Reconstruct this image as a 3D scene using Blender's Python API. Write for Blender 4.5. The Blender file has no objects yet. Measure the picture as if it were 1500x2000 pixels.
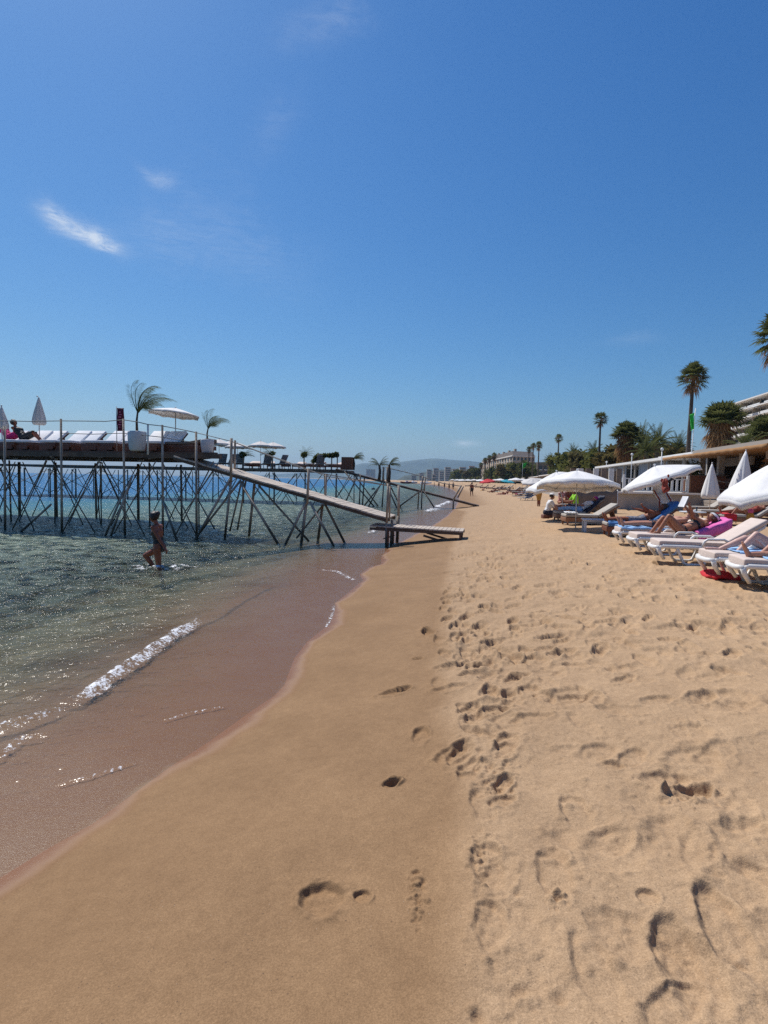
import bpy, bmesh, math, random
import numpy as np
from mathutils import Vector, Matrix, Euler
R = math.radians
scn = bpy.context.scene
COL = scn.collection

# ---------------------------------------------------------------- camera
FPX = 1050.0                      # focal length in pixels of the 1500 px wide photograph
CAMH = 2.0                        # above the water
PITCH, ROLL = math.atan(63/FPX), R(1.2)
cam_d = bpy.data.cameras.new('camera'); cam = bpy.data.objects.new('camera', cam_d); COL.objects.link(cam)
cam_d.sensor_fit = 'HORIZONTAL'; cam_d.sensor_width = 36; cam_d.lens = 36*FPX/1500
cam_d.clip_start = 0.05; cam_d.clip_end = 40000
CROT = Matrix.Rotation(math.pi/2-PITCH, 3, 'X') @ Matrix.Rotation(ROLL, 3, 'Z')
cam.matrix_world = Matrix.Translation((0, 0, CAMH)) @ CROT.to_4x4()
scn.camera = cam
# ---------------------------------------------------------------- sun and sky
SUN_EL, SUN_AZ = R(56), R(-38)    # azimuth from +Y, negative = over the sea
sd = Vector((math.sin(SUN_AZ)*math.cos(SUN_EL), math.cos(SUN_AZ)*math.cos(SUN_EL), math.sin(SUN_EL)))
sun_d = bpy.data.lights.new('sun', 'SUN'); sun = bpy.data.objects.new('sun', sun_d); COL.objects.link(sun)
sun_d.energy = 5.0; sun_d.angle = R(0.53); sun_d.color = (1.0, 0.95, 0.88)
sun.rotation_euler = (-sd).to_track_quat('-Z', 'Y').to_euler(); sun.location = sd*500
w = bpy.data.worlds.new('World'); scn.world = w; w.use_nodes = True
nt = w.node_tree; nt.nodes.clear()
N = nt.nodes.new; Lk = nt.links.new
def math_node(tree, op, a, b=None, c=None):
    n = tree.nodes.new('ShaderNodeMath'); n.operation = op
    for i, v in enumerate((a, b, c)):
        if v is None: continue
        if isinstance(v, (int, float)): n.inputs[i].default_value = v
        else: tree.links.new(v, n.inputs[i])
    return n.outputs[0]
sky = N('ShaderNodeTexSky'); sky.sky_type = 'NISHITA'; sky.sun_disc = False
sky.sun_elevation = SUN_EL; sky.sun_rotation = SUN_AZ
sky.altitude = 0; sky.air_density = 1.4; sky.dust_density = 0.5; sky.ozone_density = 2.0
bg = N('ShaderNodeBackground'); bg.inputs['Strength'].default_value = 0.1
wo = N('ShaderNodeOutputWorld')
tc = N('ShaderNodeTexCoord')
def ray_dir(px, py):
    return (CROT @ Vector(((px-750)/FPX, -(py-1000)/FPX, -1))).normalized()
# thin cirrus: soft elongated patches on the sky sphere, broken up by stretched noise
nz = N('ShaderNodeTexNoise'); nz.inputs['Scale'].default_value = 15; nz.inputs['Detail'].default_value = 7; nz.inputs['Roughness'].default_value = .62
nz.inputs['Distortion'].default_value = .6
Lk(tc.outputs['Generated'], nz.inputs['Vector'])
cloud = None
def cirrus(p0, p1, wid, strength):
    """soft streak between two directions of the sky (given by their place in the view), wid in radians"""
    global cloud
    a, b = ray_dir(*p0), ray_dir(*p1)
    c = ((a+b)*.5).normalized(); u = (b-a); half = u.length*.5; u.normalize(); v = c.cross(u).normalized()
    def dot(vec):
        n = N('ShaderNodeVectorMath'); n.operation = 'DOT_PRODUCT'; Lk(tc.outputs['Generated'], n.inputs[0]); n.inputs[1].default_value = vec
        return n.outputs['Value']
    du = math_node(nt, 'DIVIDE', dot(u), half*1.05); dv = math_node(nt, 'DIVIDE', dot(v), wid)
    front = math_node(nt, 'GREATER_THAN', dot(c), 0.3)
    wob = math_node(nt, 'MULTIPLY', math_node(nt, 'SUBTRACT', nz.outputs['Fac'], .5), 2.2)
    dv = math_node(nt, 'ADD', dv, wob)
    r2 = math_node(nt, 'ADD', math_node(nt, 'MULTIPLY', du, du), math_node(nt, 'MULTIPLY', dv, dv))
    g = math_node(nt, 'POWER', 2.718, math_node(nt, 'MULTIPLY', r2, -1.6))
    g = math_node(nt, 'MULTIPLY', math_node(nt, 'MULTIPLY', g, front), strength)
    cloud = g if cloud is None else math_node(nt, 'ADD', cloud, g)
cirrus((72, 402), (150, 440), .015, .62); cirrus((120, 438), (240, 484), .017, .70); cirrus((175, 478), (236, 486), .007, .35)
cirrus((265, 322), (312, 362), .008, .13); cirrus((290, 352), (352, 348), .012, .17)
cirrus((220, 440), (420, 470), .05, .10)
cirrus((330, 360), (600, 560), .07, .07)
cirrus((620, 0), (640, 90), .07, .10)
cirrus((885, 867), (938, 864), .007, .40)
cirrus((1180, 672), (1300, 658), .012, .05)
cirrus((500, 220), (560, 280), .06, .05)
nz2 = N('ShaderNodeTexNoise'); nz2.inputs['Scale'].default_value = 16; nz2.inputs['Detail'].default_value = 8; nz2.inputs['Roughness'].default_value = .7; nz2.inputs['Distortion'].default_value = 1.0
mpc = N('ShaderNodeMapping'); mpc.inputs['Rotation'].default_value = (0, R(28), 0); mpc.inputs['Scale'].default_value = (.8, 1.5, 4.5); Lk(tc.outputs['Generated'], mpc.inputs['Vector']); Lk(mpc.outputs[0], nz2.inputs['Vector'])
fib = N('ShaderNodeMapRange'); Lk(nz2.outputs['Fac'], fib.inputs[0])
for i_, v_ in ((1, .34), (2, .66), (3, .25), (4, 1.45)): fib.inputs[i_].default_value = v_
mot = math_node(nt, 'MULTIPLY', math_node(nt, 'MULTIPLY_ADD', nz.outputs['Fac'], 1.1, .45), fib.outputs[0])
cloud = math_node(nt, 'MINIMUM', math_node(nt, 'MULTIPLY', cloud, mot), .85)
mx = N('ShaderNodeMixRGB'); Lk(cloud, mx.inputs['Fac']); # the camera's colour response to the sky: one power curve per channel
sep = N('ShaderNodeSeparateColor'); com = N('ShaderNodeCombineColor'); Lk(sky.outputs[0], sep.inputs[0])
for i, (g_, k_) in enumerate(((1.55, .565), (1.17, .655), (.93, .872))):
    Lk(math_node(nt, 'MULTIPLY', math_node(nt, 'POWER', math_node(nt, 'MULTIPLY', sep.outputs[i], .1), g_), k_*10), com.inputs[i])
Lk(com.outputs[0], mx.inputs[1]); mx.inputs[2].default_value = (7.2, 7.9, 8.9, 1)
Lk(mx.outputs[0], bg.inputs['Color']); Lk(bg.outputs[0], wo.inputs['Surface'])
# ---------------------------------------------------------------- render look
scn.view_settings.view_transform = 'Standard'; scn.view_settings.look = 'None'
scn.view_settings.exposure = 0.0; scn.view_settings.gamma = 1.0
scn.cycles.use_denoising = False; scn.cycles.sample_clamp_direct = 5
scn.cycles.max_bounces = 8; scn.cycles.transparent_max_bounces = 16; scn.cycles.volume_bounces = 0
scn.cycles.caustics_reflective = False; scn.cycles.caustics_refractive = False
scn.cycles.sample_clamp_indirect = 2

# ================================================================ helpers
def at(px, py, z=0.0):
    d = ray_dir(px, py); t = (z-CAMH)/d.z
    return Vector((d.x*t, d.y*t, z))
def dep(px, py, y):
    d = ray_dir(px, py); t = y/d.y
    return Vector((d.x*t, y, CAMH+d.z*t))
SH = R(11.0)                                            # the shore runs away from us at this bearing
S_ = Vector((math.sin(SH), math.cos(SH), 0)); N_ = Vector((math.cos(SH), -math.sin(SH), 0))   # along shore, inland
def onplane(px, py, P, nrm):
    d = ray_dir(px, py); o = Vector((0, 0, CAMH)); t = (Vector(P)-o).dot(nrm)/d.dot(nrm)
    return o+d*t
def link(name, me, parent=None, mats=None):
    o = bpy.data.objects.new(name, me); COL.objects.link(o)
    if parent is not None: o.parent = parent
    if mats is not None:
        me.materials.clear()
        for m in (mats if isinstance(mats, (list, tuple)) else [mats]): me.materials.append(m)
    return o
def tag(o, label, cat, group=None):
    o['label'] = label; o['category'] = cat
    if group: o['group'] = group
    return o
def thing(name, label, cat, loc=(0, 0, 0), rz=0.0, group=None):
    o = bpy.data.objects.new(name, None); COL.objects.link(o); o.location = loc; o.rotation_euler = (0, 0, rz)
    o.empty_display_size = .2
    return tag(o, label, cat, group)
def dup(root, loc, rz=None, label=None, group=None, scale=None):
    r = root.copy(); COL.objects.link(r); r.location = loc
    if rz is not None: r.rotation_euler = (0, 0, rz)
    if label: r['label'] = label
    if group: r['group'] = group
    if scale: r.scale = (scale,)*3
    for ch in list(root.children):
        c = ch.copy(); COL.objects.link(c); c.parent = r
        for g in list(ch.children):
            d = g.copy(); COL.objects.link(d); d.parent = c
    return r
class MB:
    """collects vertices and faces of one mesh"""
    def __init__(s): s.v = []; s.f = []; s.m = []
    def add(s, vs, fs, mi=0):
        k = len(s.v); s.v += [tuple(p) for p in vs]; s.f += [tuple(k+i for i in f) for f in fs]; s.m += [mi]*len(fs)
    def box(s, c, size, rot=None, mi=0, taper=1.0):
        hx, hy, hz = size[0]/2, size[1]/2, size[2]/2; c = Vector(c); vs = []
        for z in (-1, 1):
            k = taper if z > 0 else 1
            for x, y in ((-1, -1), (1, -1), (1, 1), (-1, 1)):
                p = Vector((x*hx*k, y*hy*k, z*hz))
                if rot is not None: p = rot @ p
                vs.append(c+p)
        s.add(vs, [(3, 2, 1, 0), (4, 5, 6, 7), (0, 1, 5, 4), (1, 2, 6, 5), (2, 3, 7, 6), (3, 0, 4, 7)], mi)
    def bar(s, a, b, wd, ht, mi=0, up=Vector((0, 0, 1))):
        a = Vector(a); b = Vector(b); d = b-a; L = d.length; x = d.normalized(); y = up.cross(x)
        if y.length < 1e-4: y = Vector((0, 1, 0)).cross(x)
        y.normalize(); z = x.cross(y); rot = Matrix((x, y, z)).transposed()
        s.box((a+b)/2, (L, wd, ht), rot, mi)
    def tube(s, pts, rad, n=8, cap=True, mi=0):
        pts = [Vector(p) for p in pts]; rad = rad if isinstance(rad, (list, tuple)) else [rad]*len(pts)
        vs = []; prev = None
        for i, p in enumerate(pts):
            t = (pts[min(i+1, len(pts)-1)]-pts[max(i-1, 0)])
            if t.length < 1e-9: t = Vector((0, 0, 1))
            t.normalize()
            ref = prev if prev is not None else (Vector((0, 0, 1)) if abs(t.z) < .9 else Vector((1, 0, 0)))
            u = (ref-t*ref.dot(t))
            if u.length < 1e-6: u = t.orthogonal()
            u.normalize(); v = t.cross(u); prev = u
            for k in range(n):
                a = 2*math.pi*k/n; vs.append(p+(u*math.cos(a)+v*math.sin(a))*rad[i])
        fs = []
        for i in range(len(pts)-1):
            for k in range(n):
                fs.append((i*n+k, i*n+(k+1) % n, (i+1)*n+(k+1) % n, (i+1)*n+k))
        if cap: fs += [tuple(range(n-1, -1, -1)), tuple((len(pts)-1)*n+k for k in range(n))]
        s.add(vs, fs, mi)
    def lathe(s, prof, n=20, c=(0, 0, 0), mi=0, cap=True):
        c = Vector(c); vs = []; fs = []
        for r, z in prof:
            for k in range(n):
                a = 2*math.pi*k/n; vs.append(c+Vector((r*math.cos(a), r*math.sin(a), z)))
        for i in range(len(prof)-1):
            for k in range(n): fs.append((i*n+k, i*n+(k+1) % n, (i+1)*n+(k+1) % n, (i+1)*n+k))
        if cap: fs += [tuple(range(n-1, -1, -1)), tuple((len(prof)-1)*n+k for k in range(n))]
        s.add(vs, fs, mi)
    def ball(s, c, r, n=8, mi=0, sq=(1, 1, 1)):
        c = Vector(c); vs = [c+Vector((0, 0, r*sq[2]))]; fs = []
        m = n//2+1
        for i in range(1, m):
            t = math.pi*i/m
            for k in range(n):
                a = 2*math.pi*k/n; vs.append(c+Vector((r*sq[0]*math.sin(t)*math.cos(a), r*sq[1]*math.sin(t)*math.sin(a), r*sq[2]*math.cos(t))))
        vs.append(c-Vector((0, 0, r*sq[2])))
        for k in range(n): fs.append((0, 1+k, 1+(k+1) % n))
        for i in range(m-2):
            for k in range(n): fs.append((1+i*n+k, 1+(i+1)*n+k, 1+(i+1)*n+(k+1) % n, 1+i*n+(k+1) % n))
        e = len(vs)-1; b = 1+(m-2)*n
        for k in range(n): fs.append((b+k, e, b+(k+1) % n))
        s.add(vs, fs, mi)
    def sheet(s, rows, th=.012, mi=0):
        """a cloth: rows of points, given thickness downwards along the surface normal"""
        nr, nc = len(rows), len(rows[0]); P = [[Vector(p) for p in r] for r in rows]; top = []; bot = []
        for i in range(nr):
            for j in range(nc):
                du = P[i][min(j+1, nc-1)]-P[i][max(j-1, 0)]; dv = P[min(i+1, nr-1)][j]-P[max(i-1, 0)][j]
                n = du.cross(dv); n = n.normalized() if n.length > 1e-9 else Vector((0, 0, 1))
                top.append(P[i][j]+n*th/2); bot.append(P[i][j]-n*th/2)
        fs = []; o = nr*nc
        for i in range(nr-1):
            for j in range(nc-1):
                a, b, c, d = i*nc+j, i*nc+j+1, (i+1)*nc+j+1, (i+1)*nc+j
                fs += [(a, b, c, d), (o+d, o+c, o+b, o+a)]
        for i in range(nr-1):
            for j in (0, nc-1):
                a, b = i*nc+j, (i+1)*nc+j; fs.append((a, b, o+b, o+a) if j == 0 else (b, a, o+a, o+b))
        for j in range(nc-1):
            for i in (0, nr-1):
                a, b = i*nc+j, i*nc+j+1; fs.append((b, a, o+a, o+b) if i == 0 else (a, b, o+b, o+a))
        s.add(top+bot, fs, mi)
    def mesh(s, name, smooth=False):
        me = bpy.data.meshes.new(name); me.from_pydata(s.v, [], s.f); me.update()
        if any(s.m): me.polygons.foreach_set('material_index', s.m)
        if smooth: me.polygons.foreach_set('use_smooth', [True]*len(me.polygons))
        return me
    def build(s, name, mats, parent=None, smooth=False):
        return link(name, s.mesh(name, smooth), parent, mats)
def evaluated(me, mods):
    """mesh after a few modifiers, with no operator"""
    o = bpy.data.objects.new('tmp', me); COL.objects.link(o)
    for kind, kw in mods:
        m = o.modifiers.new(kind, kind)
        for k, v in kw.items(): setattr(m, k, v)
    dg = bpy.context.evaluated_depsgraph_get(); dg.update()
    out = bpy.data.meshes.new_from_object(o.evaluated_get(dg), depsgraph=dg)
    bpy.data.objects.remove(o); return out
def soft(mb, name, mats, parent=None, width=.015, seg=2):
    """box-built part with bevelled, smooth edges"""
    me = evaluated(mb.mesh(name), [('BEVEL', dict(width=width, segments=seg, limit_method='ANGLE', angle_limit=R(40)))])
    me.polygons.foreach_set('use_smooth', [True]*len(me.polygons))
    return link(name, me, parent, mats)
# ---------------------------------------------------------------- materials
def mat(name, col, rough=.6, var=.0, scale=8.0, col2=None, bump=0.0, bscale=40.0, metal=0.0, spec=.5, coord='Object', trans=0.0, stretch=None, alpha=1):
    m = bpy.data.materials.new(name); m.use_nodes = True; t = m.node_tree; b = t.nodes['Principled BSDF']
    b.inputs['Roughness'].default_value = rough; b.inputs['Metallic'].default_value = metal
    b.inputs['Specular IOR Level'].default_value = spec
    c = (*col, 1); b.inputs['Base Color'].default_value = c
    tcn = t.nodes.new('ShaderNodeTexCoord'); vec = tcn.outputs[coord]
    if stretch:
        mp = t.nodes.new('ShaderNodeMapping'); mp.inputs['Scale'].default_value = stretch; t.links.new(vec, mp.inputs['Vector']); vec = mp.outputs[0]
    if var > 0 or col2:
        n = t.nodes.new('ShaderNodeTexNoise'); n.inputs['Scale'].default_value = scale; n.inputs['Detail'].default_value = 5
        t.links.new(vec, n.inputs['Vector'])
        r = t.nodes.new('ShaderNodeValToRGB'); r.color_ramp.elements[0].position = .32; r.color_ramp.elements[1].position = .68
        d = col2 if col2 else tuple(x*(1-var) for x in col)
        e = col if col2 else tuple(min(1, x*(1+var*.6)) for x in col)
        r.color_ramp.elements[0].color = (*d, 1); r.color_ramp.elements[1].color = (*e, 1)
        t.links.new(n.outputs['Fac'], r.inputs['Fac']); t.links.new(r.outputs[0], b.inputs['Base Color'])
    if bump > 0:
        n2 = t.nodes.new('ShaderNodeTexNoise'); n2.inputs['Scale'].default_value = bscale; n2.inputs['Detail'].default_value = 4
        t.links.new(vec, n2.inputs['Vector'])
        bp = t.nodes.new('ShaderNodeBump'); bp.inputs['Strength'].default_value = bump; bp.inputs['Distance'].default_value = .02
        t.links.new(n2.outputs['Fac'], bp.inputs['Height']); t.links.new(bp.outputs[0], b.inputs['Normal'])
    if trans > 0:
        out = t.nodes['Material Output']; tr = t.nodes.new('ShaderNodeBsdfTranslucent'); tr.inputs['Color'].default_value = (*[min(1, x*1.2) for x in col], 1)
        mxs = t.nodes.new('ShaderNodeMixShader'); mxs.inputs[0].default_value = trans
        t.links.new(b.outputs[0], mxs.inputs[1]); t.links.new(tr.outputs[0], mxs.inputs[2]); t.links.new(mxs.outputs[0], out.inputs['Surface'])
    return m
M = dict(
    pole=mat('weathered_pole', (.38, .31, .24), .75, .45, 3, bump=.4, bscale=25),
    darkpole=mat('shade_toned_pole', (.25, .195, .145), .7, .4, 3),  # darker copy of the pole wood, shade beneath the deck put into its colour
    plank=mat('sunbleached_planks', (.50, .42, .345), .8, .28, 5, bump=.5, bscale=30, stretch=(1, 6, 1)),
    beam=mat('dark_timber', (.11, .072, .050), .75, .4, 4, bump=.3),
    rope=mat('grey_rope', (.30, .28, .25), .9, .2, 20),
    teak=mat('red_brown_teak', (.165, .055, .026), .55, .35, 6, stretch=(1, 8, 1)),
    teak2=mat('light_teak', (.27, .125, .062), .55, .3, 6, stretch=(1, 8, 1)),
    white=mat('white_canvas', (.80, .79, .77), .85, .04, 6, bump=.15, bscale=14, trans=.12),
    offwhite=mat('off_white_canvas', (.70, .665, .63), .85, .06, 6, bump=.15, bscale=14, trans=.15),
    cushion=mat('white_cushion', (.80, .80, .80), .85, .05, 8, bump=.2),
    cream=mat('cream_cushion', (.60, .495, .43), .85, .06, 10, bump=.25, bscale=12),
    greycush=mat('taupe_cushion', (.40, .365, .32), .88, .1, 10, bump=.25),
    plastic=mat('white_resin', (.74, .725, .69), .38, .06, 5),
    metal=mat('pale_metal', (.52, .52, .52), .4, .1, 6, metal=.5),
    potgrey=mat('grey_planter', (.56, .58, .60), .55, .07, 4),
    trunk=mat('palm_trunk', (.085, .062, .045), .9, .4, 6, bump=.8, bscale=10, stretch=(1, 1, 4)),
    frond=mat('palm_green', (.125, .135, .042), .8, spec=.12, col2=(.036, .050, .016), scale=1.6, trans=.3),
    frondlight=mat('palm_yellow_green', (.14, .165, .055), .8, spec=.15, col2=(.055, .075, .03), scale=3, trans=.2),
    dead=mat('dead_frond', (.36, .20, .085), .9, spec=.1, col2=(.12, .065, .033), scale=2, trans=.25),
    leaf=mat('dark_leaf', (.130, .135, .038), .85, spec=.08, col2=(.036, .046, .014), scale=.9, trans=.32),
    leaf2=mat('olive_leaf', (.165, .130, .045), .85, spec=.08, col2=(.05, .05, .018), scale=.9, trans=.32),
    bark=mat('bark', (.07, .05, .038), .9, .3, 6),
    skin_tan=mat('tanned_skin', (.34, .135, .07), .5, .12, 9), skin_mid=mat('skin', (.46, .22, .14), .5, .1, 9),
    skin_pale=mat('pale_skin', (.60, .37, .30), .5, .08, 9), skin_dark=mat('deep_tan_skin', (.25, .070, .028), .5, .1, 9),
    black=mat('black_cloth', (.012, .012, .014), .6), hair=mat('dark_hair', (.014, .010, .009), .5, .3, 30, bump=.5, bscale=60),
    brownhair=mat('brown_hair', (.10, .05, .025), .55, .3, 30, bump=.5, bscale=60),
    navy=mat('navy_cloth', (.018, .022, .045), .8, .2, 20), blue=mat('blue_towel', (.055, .17, .40), .95, .2, 14, bump=.5, bscale=60),
    lightblue=mat('light_blue_towel', (.30, .50, .78), .95, .12, 14, bump=.5, bscale=60), pink=mat('pink_towel', (.72, .15, .42), .95, .15, 14, bump=.5, bscale=60),
    magenta=mat('magenta_cloth', (.62, .03, .22), .9, .15, 14), red=mat('red_cloth', (.55, .02, .03), .85, .2, 12, bump=.3),
    rust=mat('rust_red_cloth', (.26, .045, .028), .85, .4, 12), maroon=mat('maroon_banner', (.115, .008, .032), .8, .12, 5, trans=.12),
    bannerpink=mat('banner_print', (.55, .16, .26), .8),
    lime=mat('lime_shirt', (.30, .66, .03), .85, .1, 10), shirt=mat('white_shirt', (.74, .75, .76), .9, .05, 10, bump=.2),
    green=mat('green_flag', (.03, .46, .06), .8, .1, 5, trans=.25), turq=mat('turquoise_canvas', (.03, .36, .45), .85, .1, 5, trans=.15),
    salmon=mat('salmon_cloth', (.62, .30, .26), .9, .15, 7), ochre=mat('ochre_cloth', (.50, .27, .06), .9, .15, 7),
    purple=mat('purple_towel', (.20, .02, .09), .95, .15, 14), tanawn=mat('tan_awning', (.38, .20, .080), .85, .08, 3, trans=.15),
    brown=mat('brown_canvas', (.22, .165, .125), .9, .12, 5), stripe=mat('grey_print_cloth', (.30, .30, .34), .9, col2=(.05, .05, .08), scale=26),
    concrete=mat('grey_render', (.40, .365, .33), .9, .12, 3, bump=.3, bscale=20), board=mat('grey_boards', (.33, .28, .235), .85, .2, 5, stretch=(1, 1, 14)),
    wallwhite=mat('white_render', (.72, .70, .66), .85, .06, 2), wallcream=mat('cream_stone', (.46, .37, .27), .9, .15, .5),
    roofgrey=mat('slate_roof', (.16, .13, .11), .8, .2, .6), glass=mat('dark_glass', (.025, .032, .04), .12, spec=.7),
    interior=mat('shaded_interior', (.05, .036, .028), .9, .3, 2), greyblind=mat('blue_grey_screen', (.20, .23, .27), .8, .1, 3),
    farwall=mat('far_wall', (.36, .33, .29), .9, .1, .2), farroof=mat('far_roof', (.30, .16, .11), .9, .1, .2),
    lampwhite=mat('lamp_white', (.75, .75, .72), .5),
)
def stain(m):
    """weed and damp left by the tide on the lowest half metre of a pole"""
    t = m.node_tree; b = t.nodes['Principled BSDF']; src = b.inputs['Base Color'].links[0].from_socket
    g = t.nodes.new('ShaderNodeNewGeometry'); sp = t.nodes.new('ShaderNodeSeparateXYZ'); t.links.new(g.outputs['Position'], sp.inputs[0])
    n = t.nodes.new('ShaderNodeTexNoise'); n.inputs['Scale'].default_value = 3; t.links.new(g.outputs['Position'], n.inputs['Vector'])
    h = math_node(t, 'ADD', sp.outputs['Z'], math_node(t, 'MULTIPLY', n.outputs['Fac'], -.9)); r = t.nodes.new('ShaderNodeMapRange'); t.links.new(h, r.inputs[0])
    for i, v in ((1, .25), (2, -.15), (3, 0), (4, .9)): r.inputs[i].default_value = v
    mx_ = t.nodes.new('ShaderNodeMixRGB'); t.links.new(r.outputs[0], mx_.inputs[0]); t.links.new(src, mx_.inputs[1]); mx_.inputs[2].default_value = (.045, .046, .030, 1); t.links.new(mx_.outputs[0], b.inputs['Base Color'])
stain(M['pole']); stain(M['darkpole'])
rng = random.Random(7)
# ================================================================ terrain, sea
_pr = np.random.RandomState(3); _perm = _pr.permutation(512); _gr = _pr.rand(512)*2*np.pi
_gx, _gy = np.cos(_gr), np.sin(_gr)
def gnoise(x, y):
    xi = np.floor(x).astype(np.int64); yi = np.floor(y).astype(np.int64); xf = x-xi; yf = y-yi
    u = xf*xf*xf*(xf*(xf*6-15)+10); v = yf*yf*yf*(yf*(yf*6-15)+10)
    def g(i, j, dx, dy):
        h = _perm[(_perm[i & 511]+j) & 511]; return _gx[h]*dx+_gy[h]*dy
    a = g(xi, yi, xf, yf); b = g(xi+1, yi, xf-1, yf); c = g(xi, yi+1, xf, yf-1); d = g(xi+1, yi+1, xf-1, yf-1)
    return (a+(b-a)*u)+((c+(d-c)*u)-(a+(b-a)*u))*v
def fbm(x, y, o=4, lac=2.03, gain=.5):
    s = 0; a = 1
    for i in range(o):
        s = s+a*gnoise(x+17.3*i, y-9.1*i); x = x*lac; y = y*lac; a *= gain
    return s
def sstep(a, b, x):
    t = np.clip((x-a)/(b-a), 0, 1); return t*t*(3-2*t)
SHORE_PX = [(0, 1715), (90, 1660), (180, 1610), (330, 1500), (410, 1448), (490, 1390), (535, 1360), (556, 1338), (568, 1305), (576, 1285), (600, 1254), (640, 1222), (650, 1198), (655, 1178), (690, 1150),
            (707, 1134), (703, 1122), (722, 1108), (745, 1102), (745, 1088), (762, 1066), (788, 1056), (818, 1040), (846, 1026), (872, 1008), (888, 993), (896, 975), (893, 964), (884, 957), (868, 951), (848, 947.5), (810, 944.0), (780, 942.2)]
shore = [at(px, py)[:2] for px, py in SHORE_PX]
p0, p1 = Vector((*shore[0], 0)), Vector((*shore[3], 0))
back = [(p0+(p0-p1).normalized()*k)[:2] for k in (14, 3)]; back.insert(0, tuple((Vector((*back[0], 0))-S_*300)[:2]))
far = [(-180, 2300), (-1500, 5200), (-9000, 5600)]
shore_poly = back+shore+far
poly = shore_poly+[(-9000, 12000), (12000, 12000), (12000, -3000), (back[0][0], -3000)]
_sp = np.array(shore_poly); _pp = np.array(poly)
def seg_dist(x, y, pts):
    best = np.full(x.shape, 1e18)
    for (ax, ay), (bx, by) in zip(pts[:-1], pts[1:]):
        dx, dy = bx-ax, by-ay; l2 = dx*dx+dy*dy
        t = np.clip(((x-ax)*dx+(y-ay)*dy)/l2, 0, 1)
        best = np.minimum(best, (x-ax-t*dx)**2+(y-ay-t*dy)**2)
    return np.sqrt(best)
def inside(x, y):
    c = np.zeros(x.shape, bool); P = list(_pp)
    for (ax, ay), (bx, by) in zip(P, P[1:]+P[:1]):
        if ay == by: continue
        k = ((ay > y) != (by > y)) & (x < (bx-ax)*(y-ay)/(by-ay)+ax); c ^= k
    return c
def shore_d(x, y):
    d = seg_dist(x, y, list(_sp)); return np.where(inside(x, y), d, -d)
def zprof(d):
    up = .62*(1-np.exp(-np.maximum(d, 0)/3.6))+.9*sstep(24, 45, d)
    s = np.maximum(-d, 0)
    dn = -(.035*np.minimum(s, 2.2)+.16*np.clip(s-2.2, 0, 10)+.05*np.clip(s-12.2, 0, 30))
    return np.where(d >= 0, up, dn)
def zbase(x, y):
    x = np.asarray(x, float); y = np.asarray(y, float); return zprof(shore_d(x, y))
def gz(x, y): return float(zbase(np.array([x]), np.array([y]))[0])
def G(px, py, dz=0.0):
    """the point of the beach seen at a place of the view"""
    z = .4
    for _ in range(8):
        p = at(px, py, z); z = .5*z+.5*gz(p.x, p.y)
    p = at(px, py, z); p.z = z+dz; return p
# --- polar sheet of sand round the viewer: fine where it is near
def polar(rows, az):
    rr, aa = np.meshgrid(rows, az, indexing='ij'); return rr*np.sin(aa), rr*np.cos(aa)
def sheet_mesh(name, X, Y, Z, closed):
    nr, nc = X.shape; me = bpy.data.meshes.new(name)
    co = np.stack([X, Y, Z], -1).reshape(-1, 3).astype(np.float32)
    i = np.arange(nr-1)[:, None]; j = np.arange(nc if closed else nc-1)[None, :]; j2 = (j+1) % nc
    q = np.stack([i*nc+j, (i+1)*nc+j, (i+1)*nc+j2, i*nc+j2], -1).reshape(-1, 4)[:, ::-1].astype(np.int32)
    # azimuth grows clockwise, so this order faces up
    me.vertices.add(len(co)); me.vertices.foreach_set('co', co.ravel())
    me.loops.add(q.size); me.loops.foreach_set('vertex_index', q[:, ::-1].ravel() if False else q.ravel())
    me.polygons.add(len(q)); me.polygons.foreach_set('loop_start', np.arange(0, q.size, 4, dtype=np.int32)); me.polygons.foreach_set('loop_total', np.full(len(q), 4, np.int32))
    me.polygons.foreach_set('use_smooth', np.ones(len(q), bool)); me.update(calc_edges=True)
    if me.polygons[len(q)//2].normal.z < 0: me.flip_normals()
    return me
def put_attr(me, name, arr):
    a = me.attributes.new(name, 'FLOAT', 'POINT'); a.data.foreach_set('value', np.asarray(arr, np.float32).ravel())
hS = CAMH-.33
rows = np.concatenate([[.03], np.linspace(.25, 1.28, 26), hS*FPX/(np.arange(2300, 953, -1.25)-937), np.geomspace(118, 11000, 60)])
azf = np.radians(np.arange(-41, 41.01, .09)); azc = np.radians(np.concatenate([np.arange(44, 180, 4), np.arange(180, 316, 4)]))
az = np.concatenate([azf, azc]); rows = np.sort(rows)
X, Y = polar(rows, az); D = shore_d(X, Y); Z = zprof(D)
CH_PX = [(905, 1000), (885, 1040), (872, 1085), (858, 1140), (850, 1220), (842, 1310), (838, 1400), (858, 1480), (880, 1600), (872, 1700), (852, 1850), (842, 2000), (838, 2200)]
ch = sorted([(p.y, p.x) for p in (G(*q) for q in CH_PX)]); chy = np.array([c[0] for c in ch]); chx = np.array([c[1] for c in ch])
edge = X-np.interp(Y, chy, chx)+.10*fbm(X*1.3, Y*1.3, 3)
near = np.exp(-Y/60)
churn = sstep(-.03, .28+.0*Y, edge)*(D > .1); churn = np.where(Y > 40, sstep(1.2, 3.0, D), churn)
far_fade = np.clip(30/np.maximum(np.hypot(X, Y), 1), 0, 1)
Z = Z+churn*far_fade*(.040*fbm(X*.9, Y*.9, 3)+.024*fbm(X*2.2+5, Y*2.2, 2)+.006*fbm(X*8, Y*8, 3)*sstep(-.3, .3, fbm(X*.7, Y*.7+9, 2))+.003*fbm(X*22, Y*22, 3))
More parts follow.
